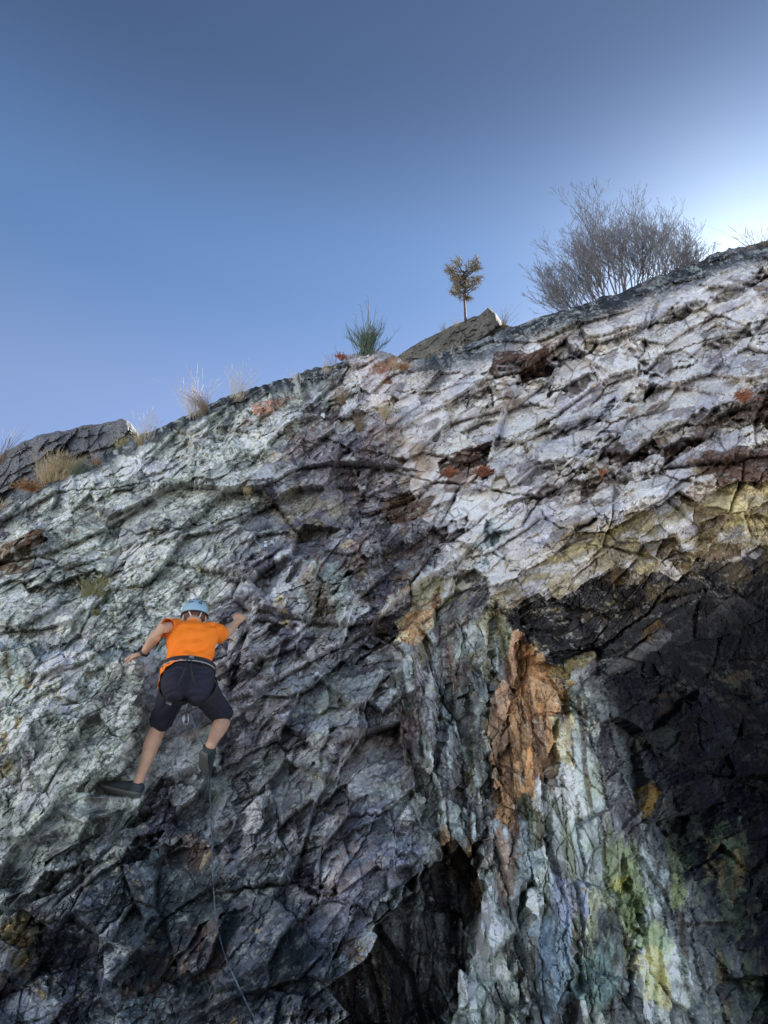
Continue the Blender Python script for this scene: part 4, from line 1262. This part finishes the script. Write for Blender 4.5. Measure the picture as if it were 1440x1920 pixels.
def hand(bm, wr, kn, nrm, tips_dir, curl, spread, thumb_side, scale=1.0):
    """wr wrist, kn middle knuckle, nrm back of the hand; four unequal fingers and a side thumb"""
    f = (kn - wr).normalized(); side = f.cross(nrm).normalized(); nrm = side.cross(f).normalized()
    L = (kn - wr).length
    secs = [(wr - f * .01, .026, .02, side, nrm), (wr + f * L * .35, .032, .018, side, nrm), (wr + f * L * .75, .040, .016, side, nrm), (kn, .040, .014, side, nrm), (kn + f * .008, .034, .009, side, nrm)]
    add_loft(bm, secs, 14)
    for i, (off, ln) in enumerate([(-.030, .068), (-.010, .080), (.010, .076), (.029, .060)]):
        ln *= scale
        p0 = kn + side * off - f * .006
        d0 = (f + side * off * spread).normalized()
        pts = [p0]; d = d0; c = 0
        for j, seg in enumerate((.45, .32, .23)):
            c = curl[j]
            ax = side
            d = (Quaternion(ax, c) @ d)
            pts.append(pts[-1] + d * ln * seg)
        add_tube(bm, pts, [.0098, .0092, .0085, .0072], 8, round_ends=True)
    b0 = wr + f * L * .3 + side * (.026 * thumb_side)
    dT = (f * .75 + side * thumb_side * .7 - nrm * .25).normalized()
    b1 = b0 + dT * .036; dT2 = (f * .95 + side * thumb_side * .15 - nrm * .45).normalized()
    add_tube(bm, [b0, b1, b1 + dT2 * .030, b1 + dT2 * .052], [.016, .0125, .0110, .0085], 8, round_ends=True)


# left hand flat on a hold, right hand hooked over an edge
knL_h = J(358, 520, 5.41)
hand(bm, wrL, knL_h, Vector((-.1, -.45, .88)), None, (-.25, -.45, -.35), 5.0, -1)
knR_h = J(1172, 222, 6.03)
hand(bm, wrR, knR_h, Vector((.35, -.75, .55)), None, (-.45, -.9, -.8), 2.0, -1)
b2 = blend_mesh(bm, 0.0048, 5, .5)
body = bm_obj('body', b2, M_SKIN, person)

def trim(bm, pt, nrm, keep_all=None, rad=None):
    """cut off what lies beyond a plane, within a radius of pt"""
    fs = [f for f in bm.faces if rad is None or (f.calc_center_median() - pt).length < rad]
    geom = list({v for f in fs for v in f.verts}) + list({e for f in fs for e in f.edges}) + fs
    bmesh.ops.bisect_plane(bm, geom=geom, plane_co=pt, plane_no=nrm, clear_outer=True)


# ---- shirt
armdirL = (elL - shL).normalized(); armdirR = (elR - shR).normalized()
BELT = 0.155
bm = bmesh.new()
torso(bm, .012, .0, .98)
limb(bm, [shL - armdirL * .02 + right_ * .03, shL + armdirL * .02], [.07, .070])
limb(bm, [shR - armdirR * .02 - right_ * .03, shR + armdirR * .02], [.07, .070])
add_tube(bm, [spine(.9), spine(1.0) + up_ * .01], [.07, .066], 14, round_ends=True)
b2 = blend_mesh(bm, 0.006, 6, .6)
trim(b2, spine(BELT - .03), -up_)
trim(b2, spine(1.0) + up_ * .004, up_)
for arm, sh, ln, r0, r1 in ((armdirL, shL, .15, .066, .068), (armdirR, shR, .16, .066, .074)):
    X, Y = basis(arm, up_)
    rings = add_loft(b2, [(sh + arm * (ln * t_), r0 + (r1 - r0) * t_, (r0 + (r1 - r0) * t_) * .92, X, Y) for t_ in np.linspace(-.15, 1, 16)], 40, False)
b2.normal_update()
for v in b2.verts:            # pulled creases running from the right armpit and waist to the left flank
    c = v.co; q = c - pel; sx = q.dot(right_); tt = q.dot(up_)
    ph = (tt * 0.85 - sx * 0.55)
    amp = 0.0065 * (0.35 + max(0, 1 - abs(tt - .16) / .14)) + 0.006 * max(0, 1 - (c - shR).length / .16) + .003 * max(0, 1 - (c - shL).length / .16)
    w_ = math.sin(ph * 80 + 2.2 * math.sin(sx * 21)) + .6 * math.sin(ph * 46 - sx * 30 + 1.3) + .4 * math.sin(tt * 30 + sx * 60)
    v.co = c + v.normal * (amp * w_)
# the tail that has slipped out below the belt on the left flank
NA, NZ = 36, 10
ringv = []
for i in range(NA + 1):
    a = math.pi * (.56 + .62 * i / NA); ca, sa = math.cos(a), math.sin(a)
    drop = .012 + .115 * max(0, min(1, (i / NA - .05) / .75)) ** 1.4
    if i / NA > .85: drop *= 1 - (i / NA - .85) * 2
    col_ = []
    for j in range(NZ + 1):
        d_ = drop * j / NZ
        wob = .004 * math.sin(i * .9 + j * .3)
        col_.append(b2.verts.new(spine(BELT - .02) + right_ * ((.186 + wob + .03 * d_) * abs(ca) ** .9 * (1 if ca > 0 else -1)) + back_ * ((.156 + wob + .25 * d_) * abs(sa) ** .9 * (1 if sa > 0 else -1)) - up_ * d_))
    ringv.append(col_)
for c0, c1 in zip(ringv[:-1], ringv[1:]):
    for j in range(NZ): b2.faces.new((c0[j], c1[j], c1[j + 1], c0[j + 1]))
me_ = bm_obj('shirt', b2, M_SHIRT, person)
mo = me_.modifiers.new('thickness', 'SOLIDIFY'); mo.thickness = 0.003; mo.offset = 0

# ---- shorts: seat and two legs
bm = bmesh.new()
torso(bm, .014, -.2, .34, 1.03)
for s in (-1, 1):
    add_ball(bm, pel + right_ * (.074 * s) + back_ * .038 - up_ * .05, .098, .098, .135, right_, back_, up_, 24, 16)
hems = []
for h, k_, s in ((hipL, knL, -1), (hipR, knR, 1)):
    ax = (k_ - h).normalized()
    X, Y = basis(ax, right_)
    e = h + ax * ((k_ - h).length * (1.0 if s < 0 else .98))
    hems.append((e - ax * .02, ax))
    add_loft(bm, [(h - ax * .05, .095, .10, X, Y), (h + ax * .02, .100, .106, X, Y), (h.lerp(e, .35), .092, .098, X, Y), (h.lerp(e, .7), .082, .086, X, Y), (e, .080, .083, X, Y), (e + ax * .03, .080, .083, X, Y)], 18)
b2 = blend_mesh(bm, 0.0065, 9, .6)
trim(b2, spine(BELT + .02), up_)
for e, ax in hems: trim(b2, e, ax, rad=.14)
b2.normal_update()
for v in b2.verts:
    c = v.co; q = c - pel; sx = q.dot(right_); tt = q.dot(up_)
    amp = .0045 * (max(0, 1 - abs(tt - .0) / .09)) + .0035 * (1 if tt < -.12 else .2)
    w_ = math.sin(tt * 170 + 1.8 * math.sin(sx * 26)) + .6 * math.sin(tt * 70 - sx * 55)
    v.co = c + v.normal * amp * w_
sh_ = bm_obj('shorts', b2, M_SHORTS, person)
mo = sh_.modifiers.new('thickness', 'SOLIDIFY'); mo.thickness = 0.004; mo.offset = 0

# ---- harness: belt, leg loops, risers, buckles
bm = bmesh.new()
hz = empty('harness', Vector((0, 0, 0))); hz.parent = person
def ring_band(bm, c, X, Y, N, rx_, ry_, w_, th, n=40, a0=0.0, a1=2 * math.pi, p=2.2):
    secs = []
    m = n
    for i in range(m + 1):
        a = a0 + (a1 - a0) * i / m; ca, sa = math.cos(a), math.sin(a)
        u = abs(ca) ** (2 / p) * (1 if ca >= 0 else -1); v = abs(sa) ** (2 / p) * (1 if sa >= 0 else -1)
        pt = c + X * (rx_ * u) + Y * (ry_ * v); nn = (X * (ca / rx_) + Y * (sa / ry_)).normalized()
        secs.append((pt, w_ / 2, th / 2, N, nn))
    add_loft(bm, secs, 8, True, 5.0)
cb = spine(BELT)
tiltN = (up_ * .97 + right_ * 0.03 - back_ * .05).normalized()
ring_band(bm, cb, right_, back_, tiltN, .184, .152, .05, .012)
bm_obj('waist_belt', bm, M_WEB, hz, smooth=False)
bm = bmesh.new()
ring_band(bm, cb - tiltN * .018, right_, back_, tiltN, .190, .158, .006, .006, 40, math.pi * .12, math.pi * .95)
bm_obj('belt_piping', bm, M_GREYTAB, hz)
for h, k_, s in ((hipL, knL, -1), (hipR, knR, 1)):
    ax = (k_ - h).normalized(); X, Y = basis((ax + up_ * -.15 * 0).normalized(), right_)
    bm = bmesh.new()
    ring_band(bm, h.lerp(k_, .12), X, Y, (ax + right_ * (-.25 * s)).normalized(), .112, .118, .042, .010)
    bm_obj('leg_loop', bm, M_WEB, hz, smooth=False)
    bm = bmesh.new()
    add_tube(bm, [cb + back_ * .160 + right_ * (.012 * s) - tiltN * .02, pel + back_ * .168 + right_ * (.02 * s) - up_ * .02, pel + back_ * .15 + right_ * (.055 * s) - up_ * .13], .006, 8)
    bm_obj('elastic_riser', bm, M_WEB, hz)
bm = bmesh.new(); add_box(bm, cb + back_ * .162 + tiltN * .010 + right_ * .012, .03, .008, .016, right_, back_, tiltN, .002)
bm_obj('buckle', bm, M_GREYTAB, hz)
axL = (knL - hipL).normalized(); XL, YL = basis(axL, right_)
bl = hipL.lerp(knL, .12)
nb = (CAM - bl).normalized(); nb = (nb - axL * nb.dot(axL)).normalized(); tb = axL.cross(nb)
bm = bmesh.new(); add_box(bm, bl + nb * .124, .036, .02, .008, tb, axL, nb, .002); bm_obj('buckle', bm, M_GREYTAB, hz)

# ---- helmet
hc = headc + hu * .035
bm = bmesh.new()
def dome(bm, c, rx_, ry_, rz_, lo, n=40, m=18, under=0.012):
    rings = []
    for j in range(m + 1):
        ph = lo + (math.pi / 2 - lo) * j / m
        ring = []
        for i in range(n):
            a = 2 * math.pi * i / n
            q = 1 - 0.035 * max(0, math.sin(ph)) * (0.5 + .5 * math.cos(6 * a)) * (1 if .25 < ph < 1.2 else 0)
            drop = -0.018 * max(0, -math.sin(a)) if j < 3 else 0
            ring.append(bm.verts.new(c + hr * (rx_ * q * math.cos(ph) * math.cos(a)) + hf * (ry_ * q * math.cos(ph) * math.sin(a)) + hu * (rz_ * math.sin(ph) + drop * (1 - j / 3))))
        rings.append(ring)
    for r0, r1 in zip(rings[:-1], rings[1:]):
        for i in range(n): bm.faces.new((r0[i], r0[(i + 1) % n], r1[(i + 1) % n], r1[i]))
dome(bm, hc, .099, .119, .100, -.18)
bmesh.ops.remove_doubles(bm, verts=bm.verts, dist=.0004)
helmet = bm_obj('helmet', bm, M_HELMET, person)
mo = helmet.modifiers.new('shell', 'SOLIDIFY'); mo.thickness = 0.006; mo.offset = -1
bm = bmesh.new()
pts = [hc + hr * (.098 * math.cos(a)) + hf * (.118 * math.sin(a)) - hu * (.022 + .018 * max(0, -math.sin(a))) for a in [2 * math.pi * i / 36 for i in range(37)]]
add_tube(bm, pts, .005, 8, hu); bm_obj('rim', bm, M_DARKPL, helmet)
for a, ph in [(-2.25, .78), (-1.85, .86), (-1.45, .86), (-2.15, .42), (-1.92, .40), (-.95, .7)]:
    d = hr * (math.cos(ph) * math.cos(a)) + hf * (math.cos(ph) * math.sin(a)) + hu * math.sin(ph)
    q = hc + hr * (.0975 * math.cos(ph) * math.cos(a)) + hf * (.1175 * math.cos(ph) * math.sin(a)) + hu * (.0985 * math.sin(ph))
    t1 = hu.cross(d).normalized(); t2 = d.cross(t1)
    bm = bmesh.new(); add_ball(bm, q, .013, .006, .006, t1, t2, d, 12, 8); bm_obj('vent', bm, M_DARKPL, helmet)
# small shield emblem on the back right
a, ph = -1.22, .30
d = hr * (math.cos(ph) * math.cos(a)) + hf * (math.cos(ph) * math.sin(a)) + hu * math.sin(ph)
q = hc + hr * (.0995 * math.cos(ph) * math.cos(a)) + hf * (.1195 * math.cos(ph) * math.sin(a)) + hu * (.1005 * math.sin(ph))
t1 = hu.cross(d).normalized(); t2 = d.cross(t1)
if t2.dot(hu) < 0: t2 = -t2
bm = bmesh.new()
vs = [bm.verts.new(q + d * .004 + t1 * x + t2 * y) for x, y in [(-.013, .012), (0, .015), (.013, .012), (.012, -.003), (0, -.017), (-.012, -.003)]]
f = bm.faces.new(vs); bmesh.ops.solidify(bm, geom=[f], thickness=.004); bm_obj('emblem', bm, simple_mat('emblem_blue', (.05, .12, .25), .5), helmet, smooth=False)
bm = bmesh.new()
vs = [bm.verts.new(q + d * .0052 + t1 * x + t2 * y) for x, y in [(-.005, .006), (.006, .007), (.003, -.002), (-.002, -.008)]]
f = bm.faces.new(vs); bmesh.ops.solidify(bm, geom=[f], thickness=.002); bm_obj('emblem', bm, M_STRAP, helmet, smooth=False)
bm = bmesh.new()
add_tube(bm, [hc - hf * .10 + hr * -.05 - hu * .03, headc - hf * .088 - hr * .01 - hu * .065, headc - hf * .07 + hr * .02 - hu * .10], .006, 8)
bm_obj('strap', bm, M_STRAP, helmet)
bm = bmesh.new()
add_tube(bm, [hc - hf * .10 + hr * .05 - hu * .03, headc - hf * .086 + hr * .03 - hu * .065, headc - hf * .05 + hr * .055 - hu * .10], .005, 8)
bm_obj('strap', bm, M_STRAP, helmet)
bm = bmesh.new()
add_ball(bm, headc + hu * .01 - hf * .014, .084, .088, .086, hr, hf, hu, 24, 16)
add_ball(bm, headc - hu * .05 - hf * .045, .064, .04, .05, hr, hf, hu, 20, 12)
hair = bm_obj('hair', blend_mesh(bm, .006, 2, .5), M_HAIR, person)

# ---- watch on the left wrist
ax = (wrL - elL).normalized(); X, Y = basis(ax, Vector((0, 0, 1)))
wc = elL.lerp(wrL, .95)
bm = bmesh.new(); ring_band(bm, wc, X, Y, ax, .034, .034, .022, .006, 28); watch = bm_obj('watch', bm, M_DARKPL, person)
bm = bmesh.new(); add_box(bm, wc + (X * .6 - Y * .8).normalized() * .037, .03, .034, .012, ax, ax.cross((X * .6 - Y * .8).normalized()), (X * .6 - Y * .8).normalized(), .003); bm_obj('watch_case', bm, M_DARKPL, watch)


# ---- shoes
def shoe(heel, toe, ankle, soledir):
    f = (toe - heel).normalized(); L = (toe - heel).length
    dn = (soledir - f * soledir.dot(f)).normalized(); sd = f.cross(dn).normalized()
    q = empty('shoe', Vector((0, 0, 0))); q.parent = person
    bm = bmesh.new()
    mid = heel + f * L * .5
    prof = [(-.02, .022, .028, .014), (.03, .034, .040, .020), (.2, .038, .042, .026), (.42, .041, .038, .012), (.65, .048, .031, -.004), (.82, .046, .024, -.012), (.95, .034, .018, -.015), (1.02, .014, .010, -.017)]
    add_loft(bm, [(heel + f * (L * t_) - dn * (.012 + z_), w_, h_, sd, dn) for t_, w_, h_, z_ in prof], 18, True, 2.4)
    hb = heel + f * L * .14 - dn * .012
    X, Y = basis(ankle - hb, f)
    add_ball(bm, hb, .052, .038, .040, f, sd, dn)
    add_loft(bm, [(hb, .056, .040, X, Y), (hb.lerp(ankle, .45), .053, .045, X, Y), (hb.lerp(ankle, .8), .051, .046, X, Y)], 18)
    add_loft(bm, [(hb.lerp(ankle, .5), .05, .04, X, Y), (heel + f * L * .42 - dn * .03, .035, .036, X, Y)], 14)
    bm_obj('upper', blend_mesh(bm, .005, 4, .5), M_SHOE, q)
    bm = bmesh.new()
    add_loft(bm, [(heel + f * (L * t_) + dn * (.020 + zz), w_, .011, sd, dn) for t_, w_, zz in [(-.04, .016, -.006), (-.01, .033, 0), (.1, .041, .003), (.35, .041, .003), (.6, .049, .002), (.82, .049, -.003), (.96, .036, -.012), (1.04, .016, -.020)]], 18, True, 3.2)
    bm_obj('sole', bm, M_SOLE, q)
    bm = bmesh.new()
    lp = heel + f * L * .48 - dn * .058
    for k in range(4):
        c0 = heel + f * L * (.34 + .09 * k) - dn * (.058 - .008 * k)
        add_tube(bm, [c0 - sd * .022 + dn * .006, c0 - dn * .002, c0 + sd * .022 + dn * .006], .0028, 6)
    bm_obj('laces', bm, simple_mat('lace', (.06, .07, .07), .8), q)
    return q, f, dn, sd


sL, *_ = shoe(heelL, toeL, anL, Vector((0.05, -.45, -.9)))
sR, *_ = shoe(heelR, toeR, anR, Vector((-.35, -.85, -.25)))
# ------------------------------------------------------------------ climbing gear
M_ROPE = simple_mat('blue_grey_rope', (0.11, 0.15, 0.19), 0.85, noise=0.8, scale=90, bump=0.001)
M_CARA = simple_mat('anodised_metal', (0.32, 0.33, 0.36), 0.35, metal=1.0)
M_SLING = simple_mat('dark_sling', (0.03, 0.03, 0.035), 0.8, noise=0.3, scale=200)


def carabiner(bm, top_, down, side, h=.072, w=.036, r=.0042, gate=True):
    pts = []
    for a, x, y in [(0, 0, 0), (0, .5, .1), (0, .62, .35), (0, .5, .75), (0, .3, .96), (0, 0, 1.0), (0, -.3, .93), (0, -.5, .7), (0, -.42, .3), (0, -.3, .08), (0, 0, 0)]:
        pts.append(top_ + side * (x * w) + down * (y * h))
    add_tube(bm, pts, r, 8, down.cross(side))


def quickdraw(name, top_, down, side, label, group=None, sling=.09, mat=None):
    q = empty(name, top_)
    tag(q, label, 'quickdraw', group)
    bm = bmesh.new(); carabiner(bm, top_, down, side); bm_obj('carabiner', bm, M_CARA, q)
    s0 = top_ + down * .060; s1 = s0 + down * sling
    nrm = down.cross(side).normalized()
    bm = bmesh.new(); add_loft(bm, [(s0, .009, .004, side, nrm), (s0.lerp(s1, .5), .007, .003, side, nrm), (s1, .009, .004, side, nrm)], 10, True, 4); bm_obj('sling', bm, mat or M_SLING, q)
    bm = bmesh.new(); carabiner(bm, s1 - down * .012, down, -side); bm_obj('carabiner', bm, M_CARA, q)
    return q


# draws and belay gear slung between the climber's legs
DN = Vector((0, 0, -1)); SD = Vector((1, 0, 0))
g0 = J(770, 850, 5.26)
quickdraw('quickdraw', g0, (DN + SD * .02).normalized(), (SD * .9 + Vector((0, .4, 0))).normalized(), 'quickdraw with grey carabiners hanging between the climber\'s legs', 'quickdraws', .05)
quickdraw('quickdraw', J(788, 872, 5.28), (DN - SD * .12).normalized(), (SD * .5 + Vector((0, .85, 0))).normalized(), 'dark quickdraw clipped just right of the one between the climber\'s legs', 'quickdraws', .03)
# draw hanging from a bolt in the face, up and right of the climber
qd = near_face(498, 1022) - .05
quickdraw('quickdraw', W(498, 1018, qd), (DN - Vector((0, .25, 0)) + SD * .1).normalized(), SD, 'small quickdraw hanging on the rock above and right of the climber', 'quickdraws', .05)
bm = bmesh.new()
bc = W(498, 1016, qd + .03)
add_loft(bm, [(bc + Vector((0, .10, 0)), .006, .006, SD, DN), (bc, .006, .006, SD, DN)], 10); add_ball(bm, bc, .011, .008, .011)
add_box(bm, bc + DN * .018 + Vector((0, .01, 0)), .028, .004, .05, bev=.001)
tag(bm_obj('bolt_hanger', bm, M_ALU, None, origin=bc), 'metal bolt hanger fixed in the rock above the quickdraw', 'bolt')

# rope from the harness down over the right foot and along the face
rp = [(773, 800, None), (782, 930, None), (815, 1030, None), (858, 1130, None), (905, 1230, None), (930, 1340, None)]
pts = [J(x, y, 5.30 - .02 * i) for i, (x, y, _) in enumerate(rp)]
dprev = 5.2
for (px, py) in [(393, 1462), (394, 1500), (396, 1550), (398, 1600), (399, 1640), (401, 1675), (406, 1725), (414, 1765), (425, 1800), (442, 1838), (462, 1880), (482, 1918), (500, 1960), (515, 2000)]:
    d = near_face(px, py) - .003
    pts.append(W(px, py, d))
# let the rope bridge hollows: smooth its depth
sp_pts = [p.copy() for p in pts]
for _ in range(1):
    for i in range(1, len(sp_pts) - 1):
        m_ = (sp_pts[i - 1] + sp_pts[i + 1]) / 2
        dv = (CAM - sp_pts[i]).normalized()
        gap = (m_ - sp_pts[i]).dot(dv)
        if gap > 0: sp_pts[i] = sp_pts[i] + dv * gap * .5
cu = bpy.data.curves.new('rope_path', 'CURVE'); cu.dimensions = '3D'
spl = cu.splines.new('BEZIER'); spl.bezier_points.add(len(sp_pts) - 1)
for b_, q in zip(spl.bezier_points, sp_pts):
    b_.co = q; b_.handle_left_type = b_.handle_right_type = 'AUTO'
cu.bevel_depth = .0042; cu.bevel_resolution = 3; cu.resolution_u = 10
ro = bpy.data.objects.new('rope', cu); COL.objects.link(ro)
dg = bpy.context.evaluated_depsgraph_get(); rme = bpy.data.meshes.new_from_object(ro.evaluated_get(dg))
bpy.data.objects.remove(ro, do_unlink=True)
rope = link('rope', rme, M_ROPE)
if not rme.materials: rme.materials.append(M_ROPE)
tag(rope, 'thin blue grey climbing rope trailing down the rock below the climber', 'rope')
